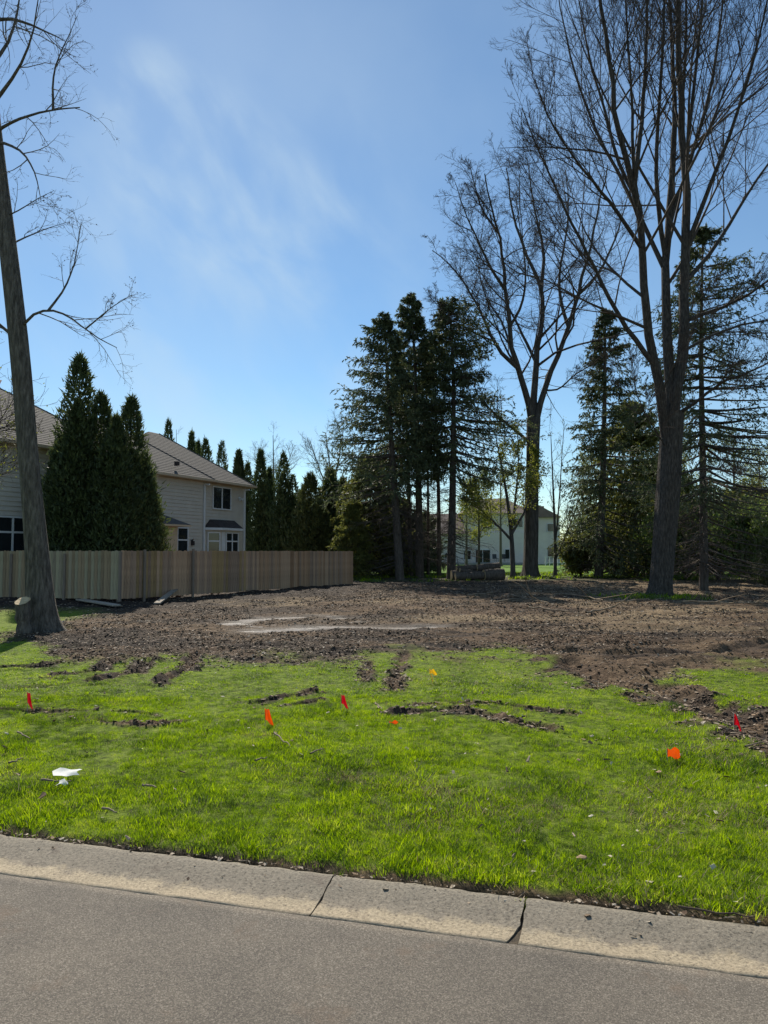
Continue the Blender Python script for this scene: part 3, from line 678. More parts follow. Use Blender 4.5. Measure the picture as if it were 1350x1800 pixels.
# --- big maple at the right
Y = 29.0
tr = resample([at(1160, 1052, Y), at(1166, 960, Y), at(1174, 870, Y), at(1180, 780, Y), at(1183, 725, Y)], 12)
trunk = (tr, np.interp(np.linspace(0, 1, 12), [0, .1, .5, 1], [.43, .41, .43, .43]))
Lm = [
 limb([(1176,800),(1166,730),(1148,650),(1138,600),(1131,481),(1124,385),(1118,318),(1100,280),(1082,235),(1075,120),(1056,0),(1040,-130)], Y, -3, .27, .05, 22),
 limb([(1119,330),(1124,290),(1128,240),(1136,144),(1140,0),(1143,-180)], Y-1, 2, .13, .03),
 limb([(1143,640),(1105,592),(1062,515),(1030,450),(985,350),(940,250),(918,190)], Y, -3.5, .135, .02, 18),
 limb([(1186,740),(1181,640),(1174,530),(1169,457),(1176,400),(1184,320),(1191,217),(1180,60),(1172,-120)], Y, 3, .28, .05, 18),
 limb([(1184,745),(1198,650),(1206,540),(1209,400),(1205,289),(1197,190),(1192,60),(1188,-90),(1180,-300)], Y, 1, .30, .05, 20),
 limb([(1172,480),(1148,430),(1120,370),(1085,300),(1045,230),(1010,130),(985,20),(975,-60)], Y+1, 4, .13, .02),
 limb([(1169,460),(1155,390),(1150,300),(1160,180),(1166,40),(1170,-200)], Y+1, -2, .13, .025),
 limb([(1128,440),(1100,395),(1060,340),(1015,290),(965,215),(940,140)], Y-1, -4, .11, .02),
 limb([(1120,350),(1090,300),(1065,200),(1035,100),(1010,-40)], Y-1, 1, .10, .02),
 limb([(1208,400),(1222,330),(1244,260),(1262,150),(1275,20),(1285,-150)], Y+1, 3, .14, .02),
 limb([(1207,440),(1240,350),(1280,250),(1320,130),(1350,0),(1370,-120)], Y, -3, .13, .02),
 limb([(1205,300),(1215,200),(1228,80),(1240,-60),(1245,-220)], Y, 2, .11, .02),
 limb([(1207,560),(1250,545),(1295,530),(1350,495),(1420,440)], Y, -3, .11, .02),
 limb([(1207,500),(1260,440),(1310,350),(1370,260),(1430,170)], Y, 3, .12, .02),
 limb([(1200,620),(1250,590),(1310,570),(1380,560),(1450,520)], Y, 4, .08, .02),
 limb([(1190,735),(1225,712),(1270,672),(1320,655),(1400,610)], Y, -4, .10, .02),
 limb([(1190,842),(1225,828),(1265,822),(1300,840),(1345,870)], Y, -2, .06, .012),
 limb([(1160,700),(1175,655),(1210,600),(1235,540),(1250,500)], Y, -3, .05, .01),
 limb([(1190,217),(1200,100),(1205,-50),(1207,-200)], Y+1, 2, .09, .02),
 limb([(1165,800),(1150,770),(1130,730),(1115,690),(1110,640)], Y, -2, .045, .01),
 limb([(1120,385),(1108,290),(1110,180),(1100,40),(1096,-120)], Y-1.5, -2, .10, .02),
]
G = dict
bare_tree('maple_tree', 'tallest bare tree at right with thick pale trunk forking into upright limbs', trunk, Lm, [
 G(c=12, t0=.22, t1=1.0, lf=lambda t, PL: .42 * PL * (1.15 - .65 * t), ang=.6, up=.38, n=8, wig=.05, rf=.42, tip=.010, rk=.0085),
 G(c=8, t0=.15, t1=1.0, lf=lambda t, PL: .48 * PL * (1.1 - .6 * t), ang=.6, up=.45, n=5, wig=.07, rf=.55, tip=.007, rk=.008),
 G(c=6, t0=.15, t1=1.0, lf=lambda t, PL: .42 * PL * (1.1 - .5 * t), ang=.65, up=.3, n=4, wig=.10, rf=.7, tip=.006, rk=.009),
 G(c=5, t0=.2, t1=1.0, lf=lambda t, PL: .5 * PL, ang=.7, up=.2, n=2, wig=.1, rf=.8, tip=.0038, rk=.008)], M_barkmap, root_flare=.22, lk=.84)
# --- middle tree
Y = 50.0
tr = resample([at(932, 1018, Y), at(934, 940, Y), at(935, 860, Y), at(937, 770, Y), at(938, 735, Y)], 10)
trunk = (tr, np.interp(np.linspace(0, 1, 10), [0, .1, .6, 1], [.52, .47, .43, .45]))
Lm = [
 limb([(937,765),(928,700),(903,628),(893,568),(888,481),(873,400),(862,350),(852,305)], Y, -4, .30, .04, 18),
 limb([(908,650),(893,640),(864,602),(847,554),(816,496),(790,465),(760,440)], Y, -2, .18, .03, 14),
 limb([(938,765),(939,680),(948,602),(958,520),(945,480),(926,455),(907,400),(896,345),(890,295)], Y, 3, .32, .04, 18),
 limb([(958,525),(962,457),(952,410),(941,375),(933,325),(928,280)], Y+2, 2, .17, .03),
 limb([(942,762),(956,700),(972,650),(1003,578),(1018,520),(1032,457),(1050,385),(1060,330),(1068,290)], Y, -1, .28, .04, 18),
 limb([(928,785),(905,760),(882,742),(850,712),(835,690),(828,655)], Y, -5, .15, .02),
 limb([(1003,578),(985,530),(985,470),(1000,400),(1000,340),(994,300)], Y, 4, .15, .03),
 limb([(1018,520),(1050,490),(1075,440),(1095,380),(1110,320)], Y, 1, .14, .02),
 limb([(888,500),(865,470),(840,420),(815,370),(800,320)], Y-3, -2, .13, .02),
 limb([(893,570),(915,540),(925,480),(915,410),(908,350)], Y-2, -2, .12, .02),
 limb([(945,640),(925,600),(905,560),(890,530),(855,500),(830,450)], Y+1, 5, .14, .02),
 limb([(864,602),(835,590),(805,570),(785,560),(762,520)], Y-1, -4, .09, .02),
 limb([(873,410),(845,370),(833,325),(826,290)], Y-3, 0, .10, .02),
 limb([(960,690),(985,690),(1010,660),(1045,640),(1075,600)], Y, -3, .08, .02),
 limb([(900,620),(880,560),(860,540),(845,500),(838,440)], Y, 6, .10, .02),
]
bare_tree('shade_tree', 'bare spreading tree with dark trunk between the spruces, in front of the far white house', trunk, Lm, [
 G(c=13, t0=.2, t1=1.0, lf=lambda t, PL: .36 * PL * (1.25 - .85 * t), ang=.8, up=.15, n=7, wig=.12, rf=.48, tip=.014, rk=.009),
 G(c=8, t0=.15, t1=1.0, lf=lambda t, PL: .46 * PL * (1.1 - .6 * t), ang=.75, up=.2, n=5, wig=.14, rf=.5, tip=.009, rk=.008),
 G(c=6, t0=.15, t1=1.0, lf=lambda t, PL: .5 * PL * (1.1 - .5 * t), ang=.75, up=.2, n=4, wig=.18, rf=.7, tip=.008, rk=.009),
 G(c=4, t0=.2, t1=1.0, lf=lambda t, PL: .5 * PL, ang=.8, up=.1, n=2, wig=.1, rf=.8, tip=.007, rk=.01)], M_bark, root_flare=.28, lk=.9)
# --- leaning trunk at the left
Y = 16.8
tr = resample([at(72, 1110, Y), at(70, 1030, Y), at(63, 930, Y), at(50, 820, Y), at(42, 700, Y), at(34, 600, Y), at(20, 480, Y), at(0, 320, Y), at(-16, 180, Y), at(-30, 0, Y), at(-38, -200, Y)], 22)
trunk = (tr, np.interp(np.linspace(0, 1, 22), [0, .07, .2, .5, .8, 1], [.33, .255, .22, .185, .14, .09]))
Lm = [
 limb([(48,575),(62,552),(85,536),(125,549),(165,590),(205,611)], Y, -.8, .038, .008, 12),
 limb([(85,536),(105,515),(122,490),(133,455),(143,390)], Y-.3, .3, .03, .005, 10),
 limb([(150,577),(172,560),(195,540),(232,518)], Y-.6, -.3, .02, .005, 9),
 limb([(-22,235),(0,218),(45,203),(85,193),(140,189)], Y, -1.2, .042, .012, 10),
 limb([(84,193),(86,140),(100,95),(122,62),(136,28)], Y-1, -.4, .03, .005, 10),
 limb([(-30,40),(0,30),(35,37),(80,55),(110,70)], Y, -1, .05, .01, 10),
 limb([(-20,250),(10,250),(45,275),(62,310),(72,352)], Y, -1.5, .04, .006, 10),
 limb([(8,375),(30,368),(60,350),(95,335)], Y, -.5, .02, .004, 8),
 limb([(18,608),(5,590),(-20,560),(-60,520)], Y, .5, .05, .01, 8),
 limb([(10,440),(45,420),(85,402),(120,390)], Y, 1.2, .025, .004, 8),
 limb([(-15,180),(30,130),(60,60),(70,-20)], Y, -1, .05, .008, 8),
 limb([(-25,120),(10,90),(30,30),(40,-60)], Y, 1.0, .05, .008, 8),
 limb([(-10,330),(-60,280),(-120,200),(-180,100)], Y, -2, .08, .01, 8),
]
bare_tree('leaning_tree', 'leaning bare tree with stout grey-brown trunk at the left edge of the lawn', trunk, Lm, [
 G(c=6, t0=.2, t1=1.0, lf=lambda t, PL: .42 * PL * (1.1 - .4 * t), ang=.7, up=.1, n=6, wig=.12, rf=.6, tip=.0035, rk=.009),
 G(c=5, t0=.15, t1=1.0, lf=lambda t, PL: .45 * PL * (1.1 - .4 * t), ang=.75, up=.0, n=4, wig=.2, rf=.7, tip=.0026, rk=.008),
 G(c=3, t0=.2, t1=1.0, lf=lambda t, PL: .45 * PL, ang=.8, up=0., n=3, wig=.2, rf=.8, tip=.002, rk=.01)], M_barkgrey, M_twig2, root_flare=.16, buds=(900, .035, M_budbrown, .01))

# ------------------------------------------------------------------ conifers
def spruce(name, label, pix, Y, cb, Rm, mt=M_spruce, tr=.22, dens=1.0, asym=(0, 0), droop=.25, dead=0, top_r=.25, umb=None, leaf=.17, prof=.8, group=None, cat='spruce', nb=170, clump=1.0, rows=None):
    pts = [at(a, b, Y) for a, b in pix]; TP = resample(pts, 14); b = TP[0].copy(); b[2] = gz(b[0], b[1]) - .05; TP[0, 2] = b[2] - .1
    H = TP[-1, 2]; root = empty(name, tuple(b), label=label, cat=cat, group=group)
    z = TP[:, 2]; tr_r = tr * (1 - .88 * ((z - b[2]) / (H - b[2]))) + .012
    m1 = MB(); m1.tubes(TP - b, tr_r, 9); m1.build('trunk', M_spbark, root)
    zc = at(pix[0][0], cb, Y)[2]
    h = zc + (H - zc) * np.sort(rng.random(nb)) ** .9; h[-6:] = H - np.linspace(.6, .1, 6)
    h = np.clip(np.round(h / .52) * .52 + rng.normal(size=nb) * .05, zc, H - .05)
    f = (H - h) / (H - zc)                      # 1 at crown base .. 0 top
    az = rng.random(nb) * 2 * math.pi
    ln = (Rm * f ** prof + top_r * .6) * (.70 + .4 * rng.random(nb))
    if rows: ln = ln * np.interp(f, rows[0], rows[1])
    ln *= 1 + asym[1] * np.cos(az - R(asym[0]))
    cxy = np.stack([np.interp(h, z, TP[:, 0]), np.interp(h, z, TP[:, 1])], 1)
    n = 7; s = np.linspace(0, 1, n)
    dz = (.25 - (droop + .35) * f)[:, None] * s[None] + (.12 * f)[:, None] * s[None] ** 2 * 1.6
    az2 = az[:, None] + rng.normal(size=(nb, 1)) * .15 * s[None]
    BP = np.stack([cxy[:, :1] + np.cos(az2) * ln[:, None] * s, cxy[:, 1:] + np.sin(az2) * ln[:, None] * s, h[:, None] + dz * ln[:, None]], -1)
    BR = (.010 + .012 * ln[:, None]) * (1 - .85 * s[None])
    br = MB(); br.tubes(BP - b, BR, 3)
    if dead:
        hd = b[2] + 1.0 + (zc - b[2] - .8) * rng.random(dead); a = rng.random(dead) * 2 * math.pi; l = Rm * .75 * (.4 + .6 * rng.random(dead)) * (1 + asym[1] * np.cos(a - R(asym[0])))
        cx = np.stack([np.interp(hd, z, TP[:, 0]), np.interp(hd, z, TP[:, 1])], 1)
        DP = np.stack([cx[:, :1] + np.cos(a)[:, None] * l[:, None] * s, cx[:, 1:] + np.sin(a)[:, None] * l[:, None] * s, hd[:, None] - (.35 * s - .12 * s ** 2)[None] * l[:, None]], -1)
        DP[:, 1:] += rng.normal(size=DP[:, 1:].shape) * .03
        br.tubes(DP - b, (.008 + .009 * l[:, None]) * (1 - .8 * s[None]), 3)
        D2, r2 = spawn(DP, np.full(DP.shape[:2], .012), 9, .25, 1, lambda t, PL: .35 * PL * (1.1 - .7 * t), .9, -.3, 4, .15, .7, .004, .006)
        br.tubes(D2 - b, r2, 3)
        D3, r3 = spawn(D2, r2, 4, .2, 1, lambda t, PL: .4 * PL, .8, -.3, 2, .1, .8, .004, .006)
        a3 = D3[:, 1] - D3[:, 0]; br.tris(D3[:, 0] - b, a3, unit(np.cross(a3, rng.normal(size=a3.shape))) * .012)
    br.build('branches', M_spbark, root)
    # side sprays
    c = 16
    SP, sr = spawn(BP, BR, c, .18, 1.0, lambda t, PL: (.30 * PL + .18) * (1.15 - .75 * t) * clump, .95, -.55, 4, .08, .6, .004, .006)
    K = len(SP); q = max(3, int(13 * dens)); t = rng.random((K, q)); u = t * 3; i = np.minimum(u.astype(int), 2); fr = (u - i)[..., None]; kk = np.arange(K)[:, None]
    C = (SP[kk, i] * (1 - fr) + SP[kk, i + 1] * fr); T = unit(SP[kk, i + 1] - SP[kk, i])
    a = unit(T + rng.normal(size=T.shape) * .6 + np.array([0, 0, -.45])) * leaf * (.6 + .8 * rng.random((K, q, 1))); C = C.reshape(-1, 3); a = a.reshape(-1, 3)
    bb = unit(np.cross(a, rng.normal(size=a.shape))) * leaf * .42
    C += rng.normal(size=C.shape) * .012
    k = C[:, 2] > .35; cr = MB(); cr.tris(C[k] - b, a[k], bb[k])
    # tip of the tree
    tt = rng.random(90); C = TP[-1] - np.array([0, 0, 1.0]) * tt[:, None] * .9; a = unit(rng.normal(size=(90, 3)) * .6 + np.array([0, 0, .8])) * leaf * (.3 + .9 * tt[:, None]); cr.tris(C - b, a, unit(np.cross(a, rng.normal(size=a.shape))) * leaf * .35)
    cr.build('crown', mt, root)
    return root
spruce('spruce_tree', 'left spruce of the tall group, its dense branches reaching left beyond the fence end', [(703,1018),(693,850),(684,720),(678,600),(675,553)], 46, 860, 4.0, asym=(170,.30), dead=70, tr=.28, nb=230, dens=1.0, prof=.7)
spruce('spruce_tree', 'spruce with the highest pointed tip in the tall group', [(738,1013),(736,850),(733,750),(728,600),(722,515)], 49.5, 810, 3.0, asym=(200,.1), dead=80, tr=.28, nb=210, prof=.7)
spruce('spruce_tree', 'right spruce of the tall group with blunt bushy top and twin dark stem', [(793,1016),(796,850),(798,700),(795,600),(789,535)], 47.5, 830, 3.4, asym=(-10,.35), dead=100, tr=.29, nb=220, prof=.5, rows=([0,.18,.35,.5,.6,.8,1],[1.1,1.1,.7,.6,1.1,1.2,.8]), top_r=.9, droop=.4)
spruce('spruce_tree', 'slim spruce trunk second from left in the tall group', [(722,1013),(718,850),(714,720),(704,600)], 51, 850, 2.3, dead=50, tr=.17, nb=70)
spruce('spruce_tree', 'thinnest spruce trunk in the middle of the tall group', [(753,1012),(752,800),(750,680),(748,600)], 53, 820, 2.0, dead=50, tr=.11, nb=60)
spruce('spruce_tree', 'slim spruce trunk just left of the blunt-topped spruce', [(772,1011),(771,850),(766,730),(762,580)], 52, 830, 2.3, dead=60, tr=.16, nb=70)
spruce('spruce_tree', 'thin-tipped spruce with layered drooping boughs left of the tallest maple', [(1052,1014),(1060,850),(1063,700),(1064,545)], 50, 985, 4.3, droop=.42, tr=.30, nb=240, dens=1.0, asym=(0,.2), prof=.7, dead=20)
spruce('spruce_tree', 'open see-through spruce with bare lower boughs behind the tallest maple, at right', [(1237,1036),(1236,850),(1233,700),(1232,560),(1236,405)], 34, 880, 4.8, droop=.34, tr=.20, nb=210, dens=1.1, asym=(-5,.25), dead=90, leaf=.13, prof=.6)
spruce('spruce_tree', 'short broad spruce with olive boughs between layered spruce and tallest maple', [(1118,1012),(1117,900),(1112,800),(1108,710)], 53, 1003, 4.9, mt=M_spruce2, tr=.18, nb=230, dens=1.0, droop=.35, dead=0, leaf=.24, prof=.55)
spruce('spruce_tree', 'young olive-green spruce behind the right end of the wooden fence', [(650,1015),(650,900),(652,850),(650,800)], 52, 1003, 3.4, mt=M_spruce2, tr=.12, nb=210, dens=1.0, leaf=.24, prof=.6, droop=.25)
spruce('spruce_tree', 'low dark spruce behind the trunks of the tall group', [(690,1010),(690,930),(692,880)], 56, 1003, 4.0, tr=.12, nb=210, dens=1.0, droop=.25, clump=1.2, leaf=.26, prof=.5)
spruce('spruce_tree', 'low dark spruce filling the shade right of the tall group, behind its trunks', [(740,1008),(740,940),(741,905)], 60, 1003, 2.6, tr=.10, nb=120, dens=1.0, droop=.25, clump=1.2, leaf=.26, prof=.5)
spruce('spruce_tree', 'broad dark spruce behind the tallest maple trunk, low and wide', [(1165,1008),(1165,900),(1168,800)], 60, 1003, 5.2, mt=M_spruce2, tr=.14, nb=210, dens=1.0, droop=.35, leaf=.26, prof=.55)
spruce('spruce_tree', 'broad low spruce at the right edge behind the bushes', [(1310,1008),(1312,930),(1315,855)], 58, 1003, 4.6, mt=M_spruce2, tr=.14, nb=210, dens=1.0, droop=.35, leaf=.26, prof=.5)
spruce('spruce_tree', 'small green spruce beside the far end of the wooden fence', [(618,1010),(620,940),(622,880)], 47, 1000, 1.7, mt=M_spruce2, tr=.08, nb=130, dens=1.0, droop=.2)

# ------------------------------------------------------------------ arborvitae
def arb_mesh(H, Rr, n, seed, lobes=3, leaf=.16, shape=1.0, mt=M_arb):
    r_ = np.random.default_rng(seed)
    C = []; A = []
    per = n // lobes
    for l in range(lobes):
        hh = H * (1 if l == 0 else r_.uniform(.62, .88)); ox, oy = (0, 0) if l == 0 else r_.uniform(-.45, .45, 2) * Rr; rr = Rr * (1 if l == 0 else .7)
        t = r_.random(per) ** 1.25; az = r_.random(per) * 2 * math.pi
        prof = np.minimum(1, (1 - t) ** .72 * 1.12) * ss(-.05, .12, t) * .9 + .02
        bump = 1 + .42 * (fbm(az * 1.6 + l * 7, t * 7 + seed, 3, seed % 7) - .5) * 2 + .26 * (fbm(az * 5, t * 26, 2, seed % 5) - .5) * 2
        rad = rr * prof * bump * (1.04 - .5 * r_.random(per) ** 1.6)
        rad = rad * (1 + .13 * r_.normal(size=per) * (r_.random(per) < .5)) + .05 * r_.random(per); P = np.stack([ox * (1 - t) + np.cos(az) * rad, oy * (1 - t) + np.sin(az) * rad, hh * t + .1 + .25 * r_.random(per) ** 3 * (t > .5)], 1); C.append(P)
        A.append(np.stack([np.cos(az) * .5, np.sin(az) * .5, np.full(per, .9)], 1))
    C = np.vstack(C); A = unit(np.vstack(A) + r_.normal(size=C.shape) * .45) * leaf * (.5 + r_.random((len(C), 1))); B = unit(np.cross(A, r_.normal(size=C.shape))) * leaf * .4
    mb = MB(); mb.tris(C, A, B); me = mb.mesh('crown'); me.materials.append(mt)
    tb = MB(); tb.tubes(np.array([[0, 0, -.2], [0, 0, H * .5], [0, 0, H * .97]]), [.11, .07, .01], 7); m2 = tb.mesh('trunk'); m2.materials.append(M_spbark)
    return me, m2
def arb(meshes, x, y, label, sc=(1, 1, 1), rz=0, name='arborvitae', cat='evergreen', group=None):
    root = empty(name, (x, y, gz(x, y)), rz, label=label, cat=cat, group=group)
    for me, nm in zip(meshes, ('crown', 'trunk')):
        o = bpy.data.objects.new(nm, me); COL.objects.link(o); o.parent = root; o.scale = sc
    return root
def xy(px, Y): p = at(px, 970, Y); return p[0], p[1]
def hgt(py, Y): return at(675, py, Y)[2]
for px, Y, top, rad, lab, sd in ((133, 31.2, 625, 1.55, 'tallest dark evergreen just right of the leaning trunk', 1), (173, 31.8, 695, 1.5, 'second dark evergreen from the leaning trunk, slightly twin-tipped', 2), (226, 32.4, 700, 1.5, 'thin-tipped dark evergreen, right of three in front of the house', 3),
                              (252, 32.9, 815, 1.1, 'lowest dark evergreen touching the beige siding', 4), (104, 31.6, 775, 1.1, 'low dark evergreen nearest the leaning trunk', 6), (200, 31.0, 735, 1.3, 'low dark evergreen filling between the taller two', 8)):
    x, y = xy(px, Y); arb(arb_mesh(hgt(top, Y) * .98, rad * 1.08, 26000, sd, 3, .21), x, y, lab, cat='arborvitae')
farA = [arb_mesh(8, r_, 11000, 21 + i, l_, .25) for i, (r_, l_) in enumerate(((1.25, 2), (1.5, 3), (1.1, 1), (1.35, 4), (1.6, 3), (1.2, 2)))]
labs = ['far dark arborvitae tip leftmost above the roof', 'far arborvitae tip second from left above the roof', 'low far arborvitae tip third from left above the roof', 'far arborvitae fourth above the roof slope', 'broad far arborvitae fifth above the roof slope', 'arborvitae just above the roof corner', 'dark arborvitae beside the house corner', 'column arborvitae right of the house corner', 'tall column arborvitae left of the pale bare treetop', 'tall column arborvitae below the pale bare treetop', 'narrow arborvitae right of the tall columns']
for i, (px, Y, top) in enumerate(((293,66,748),(334,64,768),(346,66,784),(359,63,781),(388,61,783),(418,60,800),(434,60,820),(457,58,798),(472,59,830),(497,57,805),(514,57,840))):
    x, y = xy(px, Y); h = hgt(top, Y); k = (i * 5 + 1) % 6; b = 8.0
    arb(farA[k], x, y, labs[i], (.9 + .1 * (i % 2), .9, h / b), i * 1.3, group='arborvitae row behind the house', cat='arborvitae')
M_jun = mat('juniper_sprays', [(0.035, 0.042, 0.016), (0.07, 0.08, 0.026), (0.13, 0.135, 0.045)], 2.0, 0.6, 0, trans=0.25, coord='Position')
olv = [arb_mesh(5.6, 1.9, 15000, 31, 3, .26, mt=M_jun), arb_mesh(5.6, 1.9, 13000, 33, 2, .26, mt=M_arb)]
for px, Y, top, k, lab in ((545, 54, 842, 0, 'olive juniper behind the middle of the long fence'), (580, 56, 835, 1, 'dark pointed juniper left of the tall spruces'), (528, 58, 872, 1, 'low dark juniper beside the arborvitae columns'), (603, 58, 850, 0, 'olive juniper touching the tall spruces'), (562, 53, 890, 0, 'lowest olive juniper behind the long fence')):
    x, y = xy(px, Y); arb(olv[k], x, y, lab, (1, 1, hgt(top, Y) / 5.6), px * .7, name='juniper', cat='juniper')

# ------------------------------------------------------------------ shrubs, thickets and lesser trees
def leafy(name, label, x, y, h, w, n, mt, stems=14, leaf=.12, group=None, cat='shrub', seed=0, low=.1, tw=M_twig):
    root = empty(name, (x, y, gz(x, y)), label=label, cat=cat, group=group); r_ = rng
    a = r_.random(stems) * 2 * math.pi; s = np.linspace(0, 1, 5)
    rr = w * .95 * np.sqrt(r_.random(stems)); hh = h * (.6 + .4 * r_.random(stems)) * (1 - .25 * (rr / w) ** 2)
    P = np.stack([np.cos(a)[:, None] * rr[:, None] * s ** 1.3, np.sin(a)[:, None] * rr[:, None] * s ** 1.3, hh[:, None] * s], -1); Rd = np.full((stems, 5), .025) * (1 - .8 * s)
    mb = MB(); mb.tubes(P, Rd, 4); P2, R2 = spawn(P, Rd, 8, .2, 1, lambda t, PL: .3 * PL, .8, .2, 4, .15, .6, .004, .006); mb.tubes(P2, R2, 3)
    P3, R3 = spawn(P2, R2, 4, .1, 1, lambda t, PL: .5 * PL, .8, .1, 3, .15, .6, .004, .006); mb.tubes(P3, R3, 3)
    mb.build('stems', tw, root)
    i = r_.integers(0, len(P3), n); t = r_.random((n, 1)); C = P3[i, 0] * (1 - t) + P3[i, -1] * t + r_.normal(size=(n, 3)) * leaf * .9
    C[:, 2] = np.maximum(C[:, 2], low); A = unit(r_.normal(size=C.shape) + np.array([0, 0, .2])) * leaf * (.6 + .8 * r_.random((n, 1))); B = unit(np.cross(A, r_.normal(size=C.shape))) * leaf * .6
    MB().rh(C, A, B).build('foliage', mt, root); return root
rs = [(1020, 52, 2.6, 1.3, 5000, 'small green bush between slim twin-stem tree and layered spruce'), (1085, 58, 4.6, 2.2, 8000, 'green bush behind the layered spruce'), (1140, 56, 5.2, 2.4, 8000, 'green bush left of the tallest maple trunk'),
      (1205, 46, 3.6, 2.2, 8000, 'leafy bush right beside the tallest maple trunk'), (1262, 44, 3.6, 2.4, 8000, 'leafy bush right of the open spruce trunk'), (1315, 42, 3.6, 2.0, 8000, 'dense green bush near the right edge'), (1350, 46, 4.2, 2.2, 8000, 'tall green bush at the right edge'), (1225, 56, 4.8, 2.6, 8000, 'far bush showing behind the open spruce'), (1290, 55, 4.8, 2.6, 8000, 'far bush behind the right-hand bushes')]
for px, Y, h, w, n, lab in rs:
    x, y = xy(px, Y); leafy('bush', lab, x, y, h * 1.15, w * 1.1, int(n * 2.2), M_shrub if int(px) % 2 else M_spruce2, 26, .19, cat='bush')
x, y = xy(1352, 36); arb(arb_mesh(2.2, .9, 6000, 77, 2, .12), x, y, 'low dark evergreen bush at the right edge of the mud', name='bush', cat='bush')
# generic slender bare / budding trees
def small_tree(name, label, px, Y, base, top, w, r0, mt, leaf=None, forks=None, lean=0, cat='tree', tw=M_twig, group=None, dens=(8, 6, 4), seed=0, bark=M_bark):
    T0 = [at(px, base, Y)]; h = top
    pts = forks or [[(px, base), (px + lean * .5, (base + top) / 2), (px + lean, top)]]
    P0 = [at(a, b, Y) for a, b in pts[0]]; tr = resample(P0, 10); R0 = np.linspace(r0, r0 * .15, 10)
    lm = []
    for p in pts: lm.append(limb(p[(0 if len(pts) > 1 else 0):], Y, random.uniform(-1.5, 1.5) if p is not pts[0] else 0, r0 * (.6 if p is not pts[0] else .9), r0 * .12, 12))
    sc = abs(at(px, top, Y)[2] - gz(0, Y))
    lv = [G(c=dens[0], t0=.25, t1=1.0, lf=lambda t, PL: w * (1.15 - .8 * t), ang=.75, up=.5, n=6, wig=.09, rf=.5, tip=.008, rk=.010),
          G(c=dens[1], t0=.15, t1=1.0, lf=lambda t, PL: .45 * PL * (1.1 - .5 * t), ang=.7, up=.3, n=4, wig=.13, rf=.6, tip=.007, rk=.008),
          G(c=dens[2], t0=.15, t1=1.0, lf=lambda t, PL: .45 * PL, ang=.7, up=.2, n=3, wig=.15, rf=.7, tip=.006, rk=.008)]
    lm2 = lm
    return bare_tree(name, label, (tr, R0), lm2, lv, bark, tw, cat, .4, leaf, group, .006)
small_tree('budding_tree', 'small forked tree with yellow-green new leaves before the far white house', 902, 48, 1010, 800, 2.2, .17, M_bark, (6000, .14, M_bud, .14),
  forks=[[(902,1014),(900,940),(893,880),(880,810),(870,760)], [(902,935),(908,880),(912,820),(910,760)], [(898,950),(880,930),(850,900),(820,880)], [(903,940),(925,900),(940,850),(945,800)]])
small_tree('budding_tree', 'small tree hazy with yellow-green leaves between blunt spruce and log pile', 842, 62, 1006, 838, 2.6, .12, M_bark, (6000, .15, M_bud, .2), dens=(14, 7, 4))
small_tree('slender_tree', 'slim bare tree with two thin stems right of the dark central trunk', 976, 51, 1010, 750, 1.9, .12, M_bark, (500, .08, M_bud, .1),
  forks=[[(976,1014),(976,940),(972,850),(968,760)], [(977,960),(984,880),(988,800),(992,740)], [(977,985),(1000,930),(1020,870),(1028,820)]])
small_tree('background_tree', 'far bare tree whose pale crown rises over the arborvitae columns', 482, 80, 1000, 762, 3.4, .18, M_bark, None, tw=M_twig2, dens=(16, 8, 5), bark=M_twig2,
  forks=[[(482,1000),(482,880),(480,765)], [(481,880),(465,820),(455,790)], [(481,890),(500,830),(515,790)]])
small_tree('background_tree', 'far bare tree left of the tall spruces, leaning boughs', 590, 75, 1000, 735, 3.6, .20, M_bark, None, tw=M_twig2, dens=(16, 8, 5), bark=M_twig2,
  forks=[[(592,1000),(588,880),(572,760)], [(590,890),(560,820),(545,775)], [(590,860),(600,790),(606,735)]])
small_tree('background_tree', 'far bare treetop just left above the roof ridge tips', 310, 75, 1000, 755, 2.2, .12, M_bark, None, tw=M_twig2, dens=(10, 6, 4), bark=M_twig2)
for px, Y, top, lab in ((1025, 78, 800, 'pale far bare tree seen left of layered spruce'), (1290, 66, 760, 'far bare tree behind the open spruce at right'), (1335, 60, 800, 'far bare tree nearest the right edge'), (1190, 74, 740, 'far bare tree behind the tallest maple trunk'), (880, 88, 790, 'far bare tree behind the far white house, left of dark central trunk'), (820, 92, 850, 'distant bare tree above the white house roof'), (1250, 85, 780, 'distant bare tree between open spruce and maple')):
    small_tree('background_tree', lab, px, Y, 998, top, 3.2, .17, M_bark, (1800, .16, M_bud, .18), tw=M_twig2, dens=(18, 8, 4), bark=M_twig2)
# budding branches at the left edge, of a tree standing outside the frame
small_tree('budding_tree', 'thin leafy branches with yellow-green leaves at the far left before the house', -75, 23, 1080, 600, 2.2, .10, M_bark, (700, .075, M_bud, .05), dens=(16, 6, 4),
  forks=[[(-80,1085),(-78,900),(-70,700),(-60,520)], [(-78,900),(-40,840),(0,820)], [(-76,800),(-30,760),(10,750)]])

